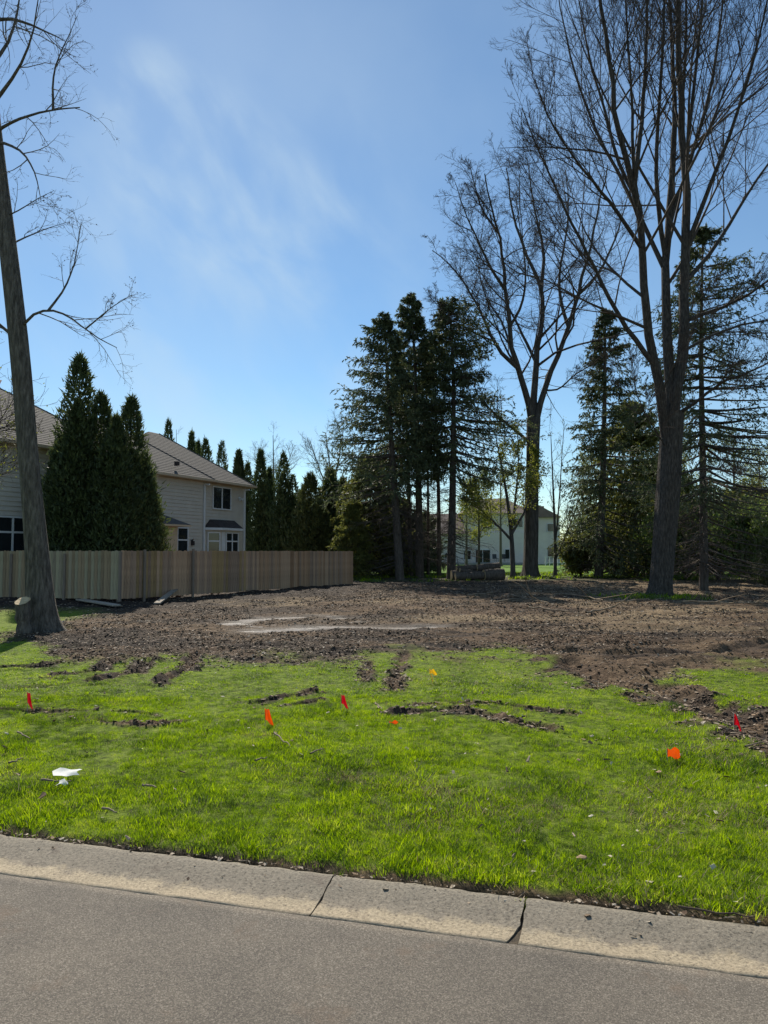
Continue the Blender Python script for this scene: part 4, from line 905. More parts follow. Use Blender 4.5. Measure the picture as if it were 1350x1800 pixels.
# ------------------------------------------------------------------ far woods, as one mass on the skyline
def woods():
    mb = MB(); fo = MB(); n = 150
    a = np.concatenate([R(1) * rng.uniform(8, 60, 70), R(1) * rng.uniform(-60, 8, 80)]); d = rng.uniform(150, 230, n); x = np.sin(a) * d; y = np.cos(a) * d; h = rng.uniform(7, 12, n)
    h = np.where(a > R(12), h * 1.25, h)
    s = np.linspace(0, 1, 5); P = np.stack([x[:, None] + 0 * s, y[:, None] + 0 * s, h[:, None] * s], -1); P[:, 1:, :2] += rng.normal(size=(n, 4, 2)) * .5; Rd = .2 * (1 - .85 * s)[None] * np.ones((n, 1))
    mb.tubes(P, Rd, 4); P2, R2 = spawn(P, Rd, 14, .2, 1, lambda t, PL: .4 * PL * (1.1 - .7 * t), .7, .6, 5, .1, .6, .03, .012); mb.tubes(P2, R2, 3)
    P3, R3 = spawn(P2, R2, 7, .1, 1, lambda t, PL: .45 * PL, .7, .3, 3, .15, .6, .02, .012); mb.tubes(P3, R3, 3)
    m = 60000; k = rng.integers(0, n, m); hh = rng.random(m) ** 1.3 * h[k] * .75; C = np.stack([x[k] + rng.normal(size=m) * 3.2 * (1 - .5 * hh / h[k]), y[k] + rng.normal(size=m) * 3, hh], 1); A = unit(rng.normal(size=C.shape)) * .55; B = unit(np.cross(A, rng.normal(size=C.shape))) * .3; ee = MB().rh(C, A, B)
    ee.build('distant_evergreens', M_spruce2, label='hazy dark evergreen mass beyond the far lawns', kind='stuff')
    root = mb.build('distant_woods', M_twig2, label='distant bare woodland along the skyline', kind='stuff')
woods()

# ------------------------------------------------------------------ far houses
M_farwall = mat('white_far_siding', [(.66, .59, .52), (.74, .67, .60)], 2, .7, .05, coord='Position')
M_farroof = mat('brown_far_roof', [(.16, .12, .10), (.24, .18, .15)], 2, .9, .2, coord='Position')
M_farbeige = mat('tan_far_siding', [(.45, .38, .26), (.52, .44, .31)], 2, .7, .05, coord='Position')
FY = 100.0
def wx(px): return at(px, 970, FY)[0]
def wz(py): return at(675, py, FY)[2]
base = np.array([wx(850), FY]); zb = gz(0, FY)
fh = empty('house', (base[0], base[1], zb), label='far white house with brown roofs seen through the tree trunks', cat='house')
def ffr(V): V = np.asarray(V, float); return V + np.array([0, 0, 0])
class FB(HB):
    def build(s, name, m, parent=fh, fr=ffr, b=base, **k):
        s.V = [V - np.array([0, 0, zb]) for V in s.V]; return HB.build(s, name, m, parent, fr, b, **k)
FB().box((wx(735), FY, -.3), (wx(962), FY + 9, wz(936))).build('wall', M_farwall)
FB().box((wx(818), FY + .6, wz(936)), (wx(934), FY + 8.5, wz(902))).build('upper_wall', M_farwall)
def froof(x0, x1, y0, y1, z0, z1, inset):
    r = FB(); e = [[x0, y0, z0], [x1, y0, z0], [x1, y1, z0], [x0, y1, z0]]; ym = (y0 + y1) / 2; t = [[x0 + inset, ym, z1], [x1 - inset, ym, z1]]
    r.poly([e[0], e[1], t[1], t[0]]); r.poly([e[1], e[2], t[1]]); r.poly([e[2], e[3], t[0], t[1]]); r.poly([e[3], e[0], t[0]]); r.poly(e[::-1]); r.build('roof', M_farroof)
froof(wx(728), wx(832), FY - .6, FY + 9.6, wz(938), wz(900), 1.5)
froof(wx(810), wx(942), FY - .1, FY + 9.2, wz(902), wz(872), 3.4)
FB().box((wx(836) - .1, FY - .08, 0.1), (wx(861) + .1, FY - .01, wz(966) + .1)).build('door_frame', M_white)
for a, b in ((836, 847.5), (849, 861)): FB().box((wx(a), FY - .12, .25), (wx(b), FY - .081, wz(967))).build('door_pane', M_glass)
for a, b, t, bo in ((816, 827, 968, 983), (752, 762, 966, 985), (765, 772, 966, 985), (888, 903, 966, 982), (850, 866, 912, 926), (905, 920, 912, 926)):
    dy = .6 if t < 930 else 0
    w = FB().box((wx(a) - .12, FY + dy - .09, wz(bo) - .12), (wx(b) + .12, FY + dy - .01, wz(t) + .12)).build('window', M_white)
    FB().box((wx(a), FY + dy - .14, wz(bo)), (wx((a + b) / 2) - .05, FY + dy - .091, wz(t))).build('pane', M_glass, w)
    FB().box((wx((a + b) / 2) + .05, FY + dy - .14, wz(bo)), (wx(b), FY + dy - .091, wz(t))).build('pane', M_glass, w)
FB().box((wx(770), FY - 3, -.2), (wx(930), FY - .2, .35)).build('patio', mat('patio_concrete', [(.3, .29, .27), (.38, .36, .33)], 3, .9, .2))
# right neighbouring house
b2 = np.array([wx(975), FY + 6]); h2 = empty('house', (b2[0], b2[1], zb), label='far tan house with chimney right of the dark central trunk', cat='house')
def F2(): return FB()
F2().box((wx(948), FY + 6, -.3), (wx(1003), FY + 15, wz(905))).build('wall', M_farwall, h2, ffr, b2)
F2().prism([[wx(944), FY + 5.4, wz(906)], [wx(1006), FY + 5.4, wz(906)], [wx(960), FY + 5.4, wz(882)]], (0, 10, 0)).build('roof', M_farroof, h2, ffr, b2)
F2().box((wx(971), FY + 7, wz(912)), (wx(977), FY + 8, wz(884))).build('chimney', M_brick, h2, ffr, b2)
F2().box((wx(949), FY + 5.9, wz(932)), (wx(962), FY + 5.98, wz(912))).build('gable_panel', M_farbeige, h2, ffr, b2)
for a, b, t, bo in ((952, 960, 965, 985), (980, 992, 962, 982), (980, 992, 918, 932)):
    w = F2().box((wx(a) - .12, FY + 5.9, wz(bo) - .12), (wx(b) + .12, FY + 5.985, wz(t) + .12)).build('window', M_white, h2, ffr, b2)
    F2().box((wx(a), FY + 5.86, wz(bo)), (wx(b), FY + 5.899, wz(t))).build('pane', M_glass, w, ffr, b2)
# white railing fence
rl = empty('rail_fence', (wx(990) * .9, FY * .9, gz(0, 90)), label='low white railing in front of the far tan house', cat='railing')
for i in range(9): MB().box((-2.2 + i * .5, 0, 0), (-2.1 + i * .5, .1, 1.1)).build('baluster', M_white, rl)
for z in (.3, 1.0): MB().box((-2.25, .101, z), (1.95, .15, z + .1)).build('rail', M_white, rl)
# garden chairs / grill on the patio
M_dark = mat('dark_metal', [(.03, .03, .032), (.06, .06, .06)], 5, .5, .1)
def patio_chair(px, rz, lab):
    t = empty('patio_chair', (wx(px), FY - 1.6, zb + .36), rz, label=lab, cat='chair')
    MB().box((-.3, -.3, .38), (.3, .3, .44)).build('seat', M_dark, t); MB().prism([[-.3, .28, .44], [.3, .28, .44], [.3, .4, 1.0], [-.3, .4, 1.0]], (0, .05, 0)).build('backrest', M_dark, t)
    for sx in (-.27, .23):
        for sy in (-.28, .24): MB().box((sx, sy, 0), (sx + .04, sy + .04, .38)).build('leg', M_dark, t)
for px, rz, lab in ((868, .3, 'dark patio chair left of two by the far white house'), (880, -.4, 'dark patio chair right of two by the far white house')): patio_chair(px, rz, lab)
g = empty('grill', (wx(787), FY - 1.5, zb + .36), label='dark covered grill on the patio of the far white house', cat='grill')
MB().prism([[-.5, 0, .5], [.5, 0, .5], [.5, 0, .95], [.35, 0, 1.15], [-.35, 0, 1.15], [-.5, 0, .95]], (0, .5, 0)).build('body', M_dark, g)
for sx in (-.4, .34): MB().box((sx, .05, 0), (sx + .06, .45, .5)).build('leg', M_dark, g)

# ------------------------------------------------------------------ stump, logs, boards, fallen branches
M_cut = mat('cut_wood', [(.40, .27, .13), (.58, .43, .24), (.66, .54, .34)], 6, .8, .3, 20)
def log(name, p0, p1, r, lab, cat, bark=M_bark, group=None, slant=0.0):
    p0 = np.array(p0, float); p1 = np.array(p1, float); o = p0.copy(); P = resample([p0, (p0 + p1) / 2, p1], 7) - o
    root = empty(name, tuple(o), label=lab, cat=cat, group=group)
    mb = MB(); rr = r * (1 + .05 * rng.normal(size=7)); mb.tubes(P, rr, 14); V = mb.V[0]; V += rng.normal(size=V.shape) * r * .03; V[-14:, 2] += (V[-14:, 1] - V[-14:, 1].mean()) * slant; ring0 = V[:14].copy(); ring1 = V[-14:].copy(); mb.build('bark', bark, root)
    for rg in (ring0, ring1):
        c = rg.mean(0); q = MB(); q.add(np.vstack([rg, c[None]]), [[i, (i + 1) % 14, 14] for i in range(14)], False); q.build('cut_face', M_cut, root)
    return root
p = onz(44, 1112, .03); log('tree_stump', (p[0] - .02, p[1], .0), (p[0] - .06, p[1] - .03, .72), .155, 'short sawn stump with pale cut top leaning against the left trunk', 'stump', M_barkgrey, slant=.45)
LY = 46.0
def lp(px, z, dy=0): q = at(px, 970, LY + dy); return (q[0], LY + dy, gz(q[0], LY) + z)
logs = [((793,.28),(852,.30),.30,0,'thick log at the bottom left of the dark log pile'), ((850,.30),(884,.32),.38,-.4,'fattest short log at the right end of the pile'), ((800,.25),(850,.28),.24,-.75,'long front log lying before the dark log pile'), ((802,.70),(842,.74),.20,.1,'log on top of the left part of the pile'), ((838,.72),(878,.86),.22,.2,'tilted log on top of the right part of the pile'), ((808,.62),(830,.50),.12,-.5,'thin log propped on the pile front')]
for (a, za), (b, zb_), r, dy, lab in logs: log('log', lp(a, za, dy), lp(b, zb_, dy + .3), r, lab, 'log', M_spbark)
M_plank = wood('pale_plank_wood', (.34, .29, .23))
def plank(p0, p1, w, t, lab):
    p0 = Vector(p0); p1 = Vector(p1); d = p1 - p0; mb = MB().box((0, -w / 2, 0), (d.length, w / 2, t)); mb.V[0] += rng.normal(size=mb.V[0].shape) * .004
    o = mb.build('wooden_board', M_plank, label=lab, cat='board'); o.location = p0; o.rotation_euler = d.to_track_quat('X', 'Z').to_euler(); return o
def gp(px, py, dz=0): q = onz(px, py, -.1); q[2] = gz(q[0], q[1]) + dz; return q
plank(gp(276, 1062, .06), gp(322, 1046, .45), .22, .05, 'wide board leaning on the dirt below the long fence')
plank(gp(140, 1057, .05), gp(205, 1066, .05), .30, .05, 'pale flat board lying on the ground before the grey fence')
M_stick = mat('dead_stick', [(.16, .12, .08), (.28, .22, .15)], 8, .9, .2)
def stick(px0, py0, px1, py1, r, lab, grp=None, h=.05, name='fallen_branch', mt=M_stick, fork=False, dz=.0):
    a = onz(px0, py0, .03); b = onz(px1, py1, .03); c = (a + b) / 2 + rng.normal(size=3) * .04 * np.linalg.norm(b - a); P = resample([a, c, b], 9)
    P[:, 2] = H0(P[:, 0], P[:, 1]) + h + dz; P[1:-1] += rng.normal(size=(7, 3)) * r * .5; o = P[0].copy(); mb = MB(); mb.tubes(P - o, np.linspace(r, r * .45, 9), 6)
    if fork:
        P2, R2 = spawn(P[None], np.full((1, 9), r), 5, .3, .95, lambda t, PL: .35 * PL, .7, .15, 5, .1, .6, r * .3, .02); P2[..., 2] = np.maximum(P2[..., 2], H0(P2[..., 0], P2[..., 1]) + .03); mb.tubes(P2 - o, R2, 4)
    ob = mb.build(name, mt, label=lab, cat='branch', group=grp); ob.location = o; return ob
for i, (a, b, c, d) in enumerate(((900,1048,965,1062),(870,1060,925,1052),(985,1046,1060,1058),(1080,1062,1140,1056),(1200,1062,1345,1066),(930,1070,1010,1078),(1030,1080,1080,1072),(820,1048,880,1042))):
    stick(a, b, c, d, .03, ('forked pale branch lying on mud before the dark central trunk', 'fallen branch left of the forked pale branch', 'fallen branch lying between central trunk and maple', 'fallen branch just left of the maple base', 'long dark branch on mud right of the maple base', 'fallen branch in front of the forked pale one', 'small fallen branch amid the churned mud near the maple', 'fallen branch near the log pile')[i], h=.09, fork=(i % 2 == 0))
M_dkstick = mat('dark_stick', [(.05, .035, .025), (.1, .07, .05)], 8, .9, .2)
stick(1192, 1606, 1325, 1626, .006, 'thin dark stick lying on the curb edge at right', h=.02, name='fallen_twig', mt=M_dkstick)
for i, (a, b, c, d) in enumerate(((30,1298,52,1310),(15,1355,40,1346),(482,1300,510,1325),(545,1338,570,1330),(660,1245,672,1258),(250,1395,275,1400),(180,1438,205,1446),(1310,1325,1340,1318),(1140,1220,1165,1235),(448,1350,470,1345),(72,1386,125,1388))):
    stick(a, b, c, d, .009, ('small twig at the far left of the lawn, above the white paper', 'curved twig at the left edge of the lawn beside the white paper', 'bent pale twig just below the limp orange flag', 'small twig right of and below the limp orange flag', 'short twig lying left of the flat orange flag', 'small twig to the right of the white paper', 'dark twig in the near lawn below the white paper', 'small twig near the right edge below the red flag', 'small pale twig near the muddy track at right', 'short twig below and left of the bent pale twig', 'thin straight twig just under the white paper')[i], 'twigs scattered on the lawn', h=.05, name='fallen_twig')

# ------------------------------------------------------------------ marking flags
def plastic(n, c): return mat(n, [tuple(q * .75 for q in c), c], 6, .45, .1, trans=.35)
M_or = plastic('orange_plastic', (.85, .10, .012)); M_rd = plastic('red_plastic', (.55, .02, .03)); M_ye = plastic('yellow_plastic', (.85, .50, .06)); M_wire = mat('steel_wire', [(.4, .4, .4), (.5, .5, .5)], 5, .4, 0)
def flag(px, py, w, h, m, lab, st=.24, fold=.5, tilt=0, wire=None):
    p = onz(px, py, .05); z = gz(p[0], p[1]); root = empty('marker_flag', (p[0], p[1], z), label=lab, cat='marker flag')
    MB().tubes(np.array([[0, 0, -.05], [tilt * .3, 0, st * .5], [tilt, 0, st + h]]), [.0025 if wire is None else .004] * 3, 5).build('wire_staff', wire or M_wire, root)
    nx, nz = 9, 7; mb = MB(); V = []
    for j in range(nz):
        for i in range(nx):
            u = i / (nx - 1); v = j / (nz - 1)
            V.append([tilt + w * u * (1 - .35 * fold * v), -.25 * w * math.sin(u * 5 + v * 1.5) * fold, st + h * v - fold * .55 * h * u * u + .012 * math.sin(u * 7 + v * 3)])
    F = [[j * nx + i, j * nx + i + 1, (j + 1) * nx + i + 1, (j + 1) * nx + i] for j in range(nz - 1) for i in range(nx - 1)]
    mb.add(V, F); mb.build('flag_sheet', m, root); return root
flag(48, 1246, .055, .13, M_rd, 'small red marker flag at the far left of the lawn', .07, 1.2)
flag(466, 1276, .085, .125, M_or, 'limp orange marker flag left of centre on the lawn', .06, 1.1)
flag(600, 1250, .075, .11, M_rd, 'dark red marker flag in the middle of the lawn', .08, 1.1)
flag(762, 1200, .10, .06, M_ye, 'small yellow marker flag near the mud edge', .13, .8, -.05, M_ye)
flag(1290, 1285, .085, .12, M_rd, 'red marker flag by the muddy track at the right', .06, 1.2)
flag(1173, 1340, .11, .075, M_or, 'square orange marker flag in the right part of the lawn', .045, .25)
flag(684, 1275, .09, .02, M_or, 'orange marker flag lying almost flat in the grass', .025, .2)
# paper litter
M_paper = mat('white_paper', [(.74, .74, .70), (.82, .82, .78)], 4, .7, .1, trans=.15)
def paper(px, py, w, h, lab, sd):
    p = onz(px, py, .05); r_ = np.random.default_rng(sd); V = []; nx, ny = 8, 5
    for j in range(ny):
        for i in range(nx):
            u = i / (nx - 1); v = j / (ny - 1); V.append([w * (u - .5) + .1 * w * math.sin(v * 5 + sd), h * (v - .5) * (1 - .5 * u) + .15 * h * math.sin(u * 4), .008 * math.sin(u * 6 + sd) + .02 * v + .006 * r_.random()])
    F = [[j * nx + i, j * nx + i + 1, (j + 1) * nx + i + 1, (j + 1) * nx + i] for j in range(ny - 1) for i in range(nx - 1)]
    o = MB().add(V, F).build('paper_scrap', M_paper, label=lab, cat='litter'); o.location = (p[0], p[1], gz(p[0], p[1]) + .045)
paper(118, 1370, .19, .13, 'larger crumpled white paper scrap on the lawn at left', 2)
paper(110, 1388, .07, .06, 'smaller white paper scrap below the larger one on the lawn', 5)

# ------------------------------------------------------------------ grass, chips, clods, leaves: scattered stuff (geometry nodes)
def scatter(name, label, P, rot, scl, idx, variants):
    col = bpy.data.collections.new(name + '_source')
    for v in variants: col.objects.link(v)
    me = bpy.data.meshes.new(name); me.vertices.add(len(P)); me.vertices.foreach_set('co', P.astype(np.float32).ravel())
    for nm, ty, arr in (('rot', 'FLOAT_VECTOR', rot), ('scl', 'FLOAT_VECTOR', scl), ('idx', 'INT', idx)):
        a = me.attributes.new(nm, ty, 'POINT'); a.data.foreach_set('vector' if ty == 'FLOAT_VECTOR' else 'value', arr.astype(np.int32 if ty == 'INT' else np.float32).ravel())
    o = bpy.data.objects.new(name, me); COL.objects.link(o); tag(o, label=label, kind='stuff')
    g = bpy.data.node_groups.new(name, 'GeometryNodeTree')
    g.interface.new_socket('Geometry', in_out='INPUT', socket_type='NodeSocketGeometry'); g.interface.new_socket('Geometry', in_out='OUTPUT', socket_type='NodeSocketGeometry')
    n = g.nodes.new; l = g.links.new; gi = n('NodeGroupInput'); go = n('NodeGroupOutput'); ip = n('GeometryNodeInstanceOnPoints'); ci = n('GeometryNodeCollectionInfo')
    ci.inputs['Collection'].default_value = col; ci.inputs['Separate Children'].default_value = True; ci.inputs['Reset Children'].default_value = True
    def na(nm, ty): q = n('GeometryNodeInputNamedAttribute'); q.data_type = ty; q.inputs['Name'].default_value = nm; return [x for x in q.outputs if x.enabled and x.name == 'Attribute'][0]
    er = n('FunctionNodeEulerToRotation'); l(na('rot', 'FLOAT_VECTOR'), er.inputs[0])
    l(gi.outputs[0], ip.inputs['Points']); l(ci.outputs[0], ip.inputs['Instance']); ip.inputs['Pick Instance'].default_value = True
    l(na('idx', 'INT'), ip.inputs['Instance Index']); l(er.outputs[0], ip.inputs['Rotation']); l(na('scl', 'FLOAT_VECTOR'), ip.inputs['Scale']); l(ip.outputs[0], go.inputs[0])
    md = o.modifiers.new('scatter', 'NODES'); md.node_group = g
    return o
def src(name, mb, m):
    me = mb.mesh(name); me.materials.append(m); return bpy.data.objects.new(name, me)
def grass_mat():
    global nt
    m = bpy.data.materials.new('grass_blades'); m.use_nodes = True; nt = m.node_tree; nt.nodes.clear()
    out = N('ShaderNodeOutputMaterial'); p = N('ShaderNodeBsdfPrincipled'); pos = N('ShaderNodeNewGeometry').outputs['Position']
    a = N('ShaderNodeTexNoise'); a.inputs['Scale'].default_value = 1.4; a.inputs['Detail'].default_value = 5; L(pos, a.inputs['Vector'])
    b = N('ShaderNodeTexNoise'); b.inputs['Scale'].default_value = 9; b.inputs['Detail'].default_value = 3; L(pos, b.inputs['Vector'])
    oi = N('ShaderNodeObjectInfo')
    f = M2('ADD', M2('ADD', M2('MULTIPLY', a.outputs['Fac'], .55), M2('MULTIPLY', b.outputs['Fac'], .35)), M2('MULTIPLY', M2('SUBTRACT', oi.outputs['Random'], .3), .30))
    c = N('ShaderNodeValToRGB'); L(f, c.inputs['Fac']); e = c.color_ramp.elements; e.new(.5); e.new(.6)
    for i, (q, ps) in enumerate([((.05, .085, .018), .34), ((.14, .22, .014), .46), ((.24, .34, .016), .58), ((.36, .40, .07), .76)]): e[i].position = ps; e[i].color = (*q, 1)
    L(c.outputs[0], p.inputs['Base Color']); p.inputs['Roughness'].default_value = .55; p.inputs['Specular IOR Level'].default_value = .14
    tr = N('ShaderNodeBsdfTranslucent'); hs = N('ShaderNodeHueSaturation'); hs.inputs['Value'].default_value = 1.7; hs.inputs['Saturation'].default_value = 1.1; L(c.outputs[0], hs.inputs['Color']); L(hs.outputs[0], tr.inputs['Color'])
    ms = N('ShaderNodeMixShader'); ms.inputs[0].default_value = .5; L(p.outputs[0], ms.inputs[1]); L(tr.outputs[0], ms.inputs[2]); L(ms.outputs[0], out.inputs['Surface'])
    return m
M_grass = grass_mat()
M_straw = mat('straw', [(.22, .17, .09), (.36, .30, .17)], 4, .8, 0, trans=.2, rnd=.4)
def tuft(nb, h, spread, lean, w, seed):
    r_ = np.random.default_rng(seed); mb = MB()
    az = r_.random(nb) * 2 * math.pi; rr = spread * np.sqrt(r_.random(nb)); B = np.stack([np.cos(az) * rr, np.sin(az) * rr, np.full(nb, -.015)], 1)
    a2 = r_.random(nb) * 2 * math.pi; ll = lean * (.3 + r_.random(nb)); hh = h * (.5 + .6 * r_.random(nb)); D = np.stack([np.cos(a2) * ll * hh, np.sin(a2) * ll * hh, hh], 1)
    S_ = np.stack([-np.sin(a2), np.cos(a2), np.zeros(nb)], 1) * w; M_ = B + D * .5 + np.array([0, 0, 1]) * (hh * .12)[:, None]; T = B + D
    V = np.stack([B - S_ * .5, B + S_ * .5, M_ + S_ * .45, M_ - S_ * .45, T], 1).reshape(-1, 3); i = np.arange(nb)[:, None] * 5
    mb.add(V, i + np.array([[0, 1, 2, 3]]), True); mb.V.append(np.zeros((0, 3))); mb.F.append(i + np.array([[3, 2, 4]])); mb.sm.append(np.full(nb, True)); return mb
var = [src('grass_tuft', tuft(24, .050, .05, .8, .0032, 1), M_grass), src('grass_tuft', tuft(22, .062, .055, .8, .0032, 2), M_grass), src('grass_tuft', tuft(24, .042, .06, 1.0, .0034, 3), M_grass), src('grass_tuft', tuft(12, .085, .035, .7, .0036, 4), M_grass), src('grass_tuft', tuft(9, .05, .06, 1.2, .004, 5), M_straw)]
def sample(rmin, rmax, dens, half=31):
    """random points over the fan in front of the street; dens(r) per square metre"""
    n = int(sum(dens(r) * 2 * R(half) * r * .25 for r in np.arange(rmin, rmax, .25)) * 1.0)
    rs_ = np.linspace(rmin, rmax, 400); cdf = np.cumsum(dens(rs_) * rs_); cdf /= cdf[-1]; r = np.interp(rng.random(n), cdf, rs_); a = R(1) * rng.uniform(-half, half, n)
    return np.sin(a) * r, np.cos(a) * r
x, y = sample(3.3, 20, lambda r: np.clip(7500 / r ** 1.15, 180, 1500))
e = edge_d(x, y); z, m, pd = terrain(x, y)
thick = fbm(x * 1.8, y * 1.8, 3, 60); edge_n = .03 * (fbm(x * 9, y * 9, 2, 61) - .5)
keep = (e > CW + .055 + edge_n * 1.6 + .035 * ss(-.6, 1.2, x)) & (rng.random(len(x)) > np.clip(m * 1.6, 0, 1.0) ** .8) & (rng.random(len(x)) < np.interp(y, [7, 10], [.3, .5]) + 1.7 * ss(.22, .6, thick)) & (rng.random(len(x)) < .25 + .75 * ss(CW + .03, CW + .22, e + 3 * edge_n))
x, y, z, m, e, thick = (q[keep] for q in (x, y, z, m, e, thick)); n = len(x)
sc = (.45 + .9 * fbm(x * 1.1, y * 1.1, 3, 62) * (.6 + .6 * rng.random(n))) * np.interp(y, [4, 7, 12, 18], [1.0, .85, .62, .55]) * (.78 + .5 * ss(.3, .75, fbm(x * 3.5, y * 3.5, 2, 65))) * np.where(e < .8, 1.1, 1)
scl = np.stack([sc * 1.1, sc * 1.1, sc * (.8 + .4 * rng.random(n))], 1) * np.where((y > 9)[:, None], [1.5, 1.5, .62], [1, 1, 1])
lean = rng.normal(size=(n, 2)) * .15; rot = np.stack([lean[:, 0], lean[:, 1], rng.random(n) * 6.28], 1)
idx = rng.choice(5, n, p=[.34, .27, .28, .05, .06]); st_ = rng.random(n) < .35 * ss(.55, .72, fbm(x * 1.3, y * 1.3, 3, 66)) + .25 * ss(CW + .3, CW + .05, e) * ss(-1, 1.5, x); idx = np.where(st_, 4, idx)
print('grass tufts', n)
scatter('grass', 'bright green spring grass covering the lawn', np.stack([x, y, z], 1), rot, scl, idx, var)
# small weeds along the curb joints
def weed(px, py, lab, h=.05, nb=26):
    p = onz(px, py, .05); o = tuft(nb, h, .03, 1.0, .004, int(px)).build('weed_tuft', M_grass, label=lab, cat='weed'); o.location = (p[0], p[1], max(.0, gz(p[0], p[1]) - .03))
weed(596, 1530, 'grass weed sprouting at the top of the diagonal curb joint'); weed(918, 1578, 'grass weed sprouting at the top of the dirt-filled curb joint'); weed(880, 1455, 'coarse grass clump in the near lawn', .10, 40)
# mud: wood chips, dead leaves, clods
def chip(seed, l, w, t, mt, nm):
    r_ = np.random.default_rng(seed); mb = MB()
    V = np.array([[-l, -w, 0], [l, -w * .6, 0], [l * .8, w, 0], [-l * .9, w * .8, 0], [-l, -w, t], [l, -w * .6, t], [l * .8, w, t], [-l * .9, w * .8, t]]) / 2 + r_.normal(size=(8, 3)) * l * .08
    mb.add(V, [[0,3,2,1],[4,5,6,7],[0,1,5,4],[1,2,6,5],[2,3,7,6],[3,0,4,7]], False); return src(nm, mb, mt)
def clod(seed, r, mt):
    import bmesh
    bm = bmesh.new(); bmesh.ops.create_icosphere(bm, subdivisions=1, radius=r); r_ = np.random.default_rng(seed)
    V = np.array([v.co for v in bm.verts]); F = np.array([[v.index for v in f.verts] for f in bm.faces]); bm.free(); V *= (1 + .3 * r_.normal(size=(len(V), 1))); V[:, 2] *= .7
    return src('clod', MB().add(V, F, False), mt)
M_chip = mat('wood_chip', [(.08, .055, .035), (.17, .12, .08), (.38, .29, .20)], 5, .85, .2, rnd=.7, coord='Position')
M_chipd = mat('dead_leaf', [(.08, .05, .03), (.18, .11, .065), (.30, .20, .12)], 5, .8, .2, rnd=.7, coord='Position')
M_clod = mat('mud_clod', [(.05, .035, .022), (.11, .078, .05), (.18, .13, .085)], 9, .95, .6, rnd=.5, coord='Position')
M_lpale = mat('bleached_leaf', [(.26, .20, .14), (.48, .40, .30)], 4, .8, .1, rnd=.8)
cv = [chip(1, .06, .016, .006, M_chip, 'wood_chip'), chip(2, .11, .009, .006, M_chip, 'wood_chip'), chip(3, .05, .035, .003, M_chipd, 'dead_leaf'), chip(4, .06, .04, .003, M_chip, 'dead_leaf'), clod(5, .016, M_clod), clod(6, .026, M_clod), chip(8, .055, .03, .003, M_lpale, 'dead_leaf')]
x, y = sample(6.5, 46, lambda r: np.clip(6500 / r ** 1.1, 60, 520)); z, m, pd = terrain(x, y)
dn = fbm(x * .5, y * .5, 3, 70)
keep = (rng.random(len(x)) < m * (.25 + 1.5 * ss(.35, .65, dn))) & (pd < .35) & (rng.random(len(x)) < .3 + .7 * ss(2.5, 5.5, seg_d(x, y, [tuple(at(0, 970, 29.2)[:2]), tuple(at(213, 970, 28.0)[:2]), tuple(at(622, 970, 41.0)[:2])]))); x, y, z, dn = x[keep], y[keep], z[keep], dn[keep]; n = len(x); print('chips', n)
s_ = (.45 + .8 * rng.random(n) ** 2) * np.interp(y, [12, 30], [.8, 1.25])
rot = np.stack([rng.normal(size=n) * .22, rng.normal(size=n) * .22, rng.random(n) * 6.28], 1)
scatter('mud_litter', 'wood chips, dead leaves and clods strewn over the churned mud', np.stack([x, y, z + .006], 1), rot, np.repeat(s_[:, None], 3, 1), rng.choice(7, n, p=[.17, .14, .19, .19, .08, .07, .16]), cv)
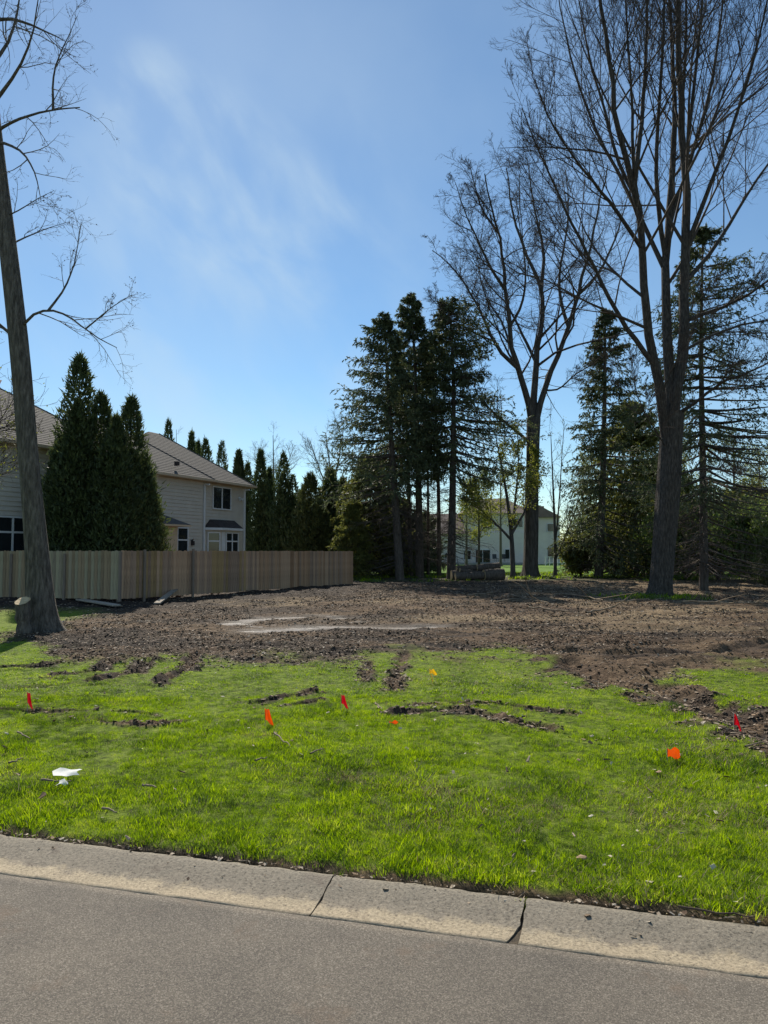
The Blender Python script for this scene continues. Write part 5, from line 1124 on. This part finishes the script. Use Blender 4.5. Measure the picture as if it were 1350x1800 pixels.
# pale leaf bits and seed fluff on the lawn, thicker at the right
M_pale = mat('pale_leaf', [(.42, .36, .24), (.60, .55, .40)], 4, .8, .1, rnd=.5, trans=.15)
lv_ = [chip(11, .035, .022, .003, M_pale, 'leaf_bit'), chip(12, .022, .016, .003, M_pale, 'leaf_bit'), chip(13, .05, .025, .003, M_chipd, 'leaf_bit'), chip(14, .06, .008, .005, M_chip, 'leaf_bit')]
x, y = sample(3.9, 14, lambda r: np.full(np.shape(r), 14.0) if np.ndim(r) else 14.0); z, m, pd = terrain(x, y)
px, py = flat_px(x, y); keep = (m < .4) & (edge_d(x, y) > CW + .05) & (rng.random(len(x)) < .22 + .78 * ss(600, 1300, px))
x, y, z = x[keep], y[keep], z[keep]; n = len(x); rot = np.stack([rng.normal(size=n) * .35, rng.normal(size=n) * .35, rng.random(n) * 6.28], 1)
scatter('leaf_litter', 'pale leaf bits and dead leaves dotted through the lawn', np.stack([x, y, z + .03], 1), rot, np.repeat((.5 + .7 * rng.random(n))[:, None], 3, 1), rng.choice(4, n, p=[.3, .3, .27, .13]), lv_)
# crumbs of soil on the curb
a = rng.uniform(-3.0, 2.8, 420); b = CW + .02 - np.abs(rng.normal(size=420)) * np.where(rng.random(420) < .25, .12, .022); V = ef(np.stack([a, np.clip(b, .02, CW + .02), np.interp(np.clip(b, 0, CW), [0, .15, .33, .44], [.004, .003, .032, .036])], 1))
scatter('soil_crumbs', 'crumbs of soil and leaf fallen on the curb', V, rng.normal(size=(420, 3)) * np.array([.3, .3, 3]), np.repeat((.15 + .45 * rng.random(420) ** 2)[:, None], 3, 1), rng.choice(7, 420, p=[.1, .05, .2, .1, .25, .2, .1]), cv)
# ground cover under the trees and around the maple base
gv = [src('weed_leaf', tuft(12, .16, .16, .8, .045, 41), M_shrub), src('weed_leaf', tuft(10, .20, .15, 1.0, .03, 42), M_grass)]
x, y = sample(38, 62, lambda r: np.full(np.shape(r), 7.0) if np.ndim(r) else 7.0); z, m, pd = terrain(x, y); dn = fbm(x * .35, y * .35, 3, 80)
keep = (rng.random(len(x)) < ss(.42, .62, dn)) & (m < .7); x, y, z = x[keep], y[keep], z[keep]; n = len(x)
bx_, by_ = at(1150, 970, 28.2)[:2]; k = 160; x = np.r_[x, bx_ + rng.normal(size=k) * .9]; y = np.r_[y, by_ + rng.normal(size=k) * .7]; z = np.r_[z, H0(x[n:], y[n:]) - .02]; n = len(x)
scatter('ground_cover', 'low green weeds growing under the trees', np.stack([x, y, z], 1), np.stack([np.zeros(n), np.zeros(n), rng.random(n) * 6.28], 1), np.repeat((.5 + .9 * rng.random(n))[:, None], 3, 1), rng.choice(2, n, p=[.6, .4]), gv)
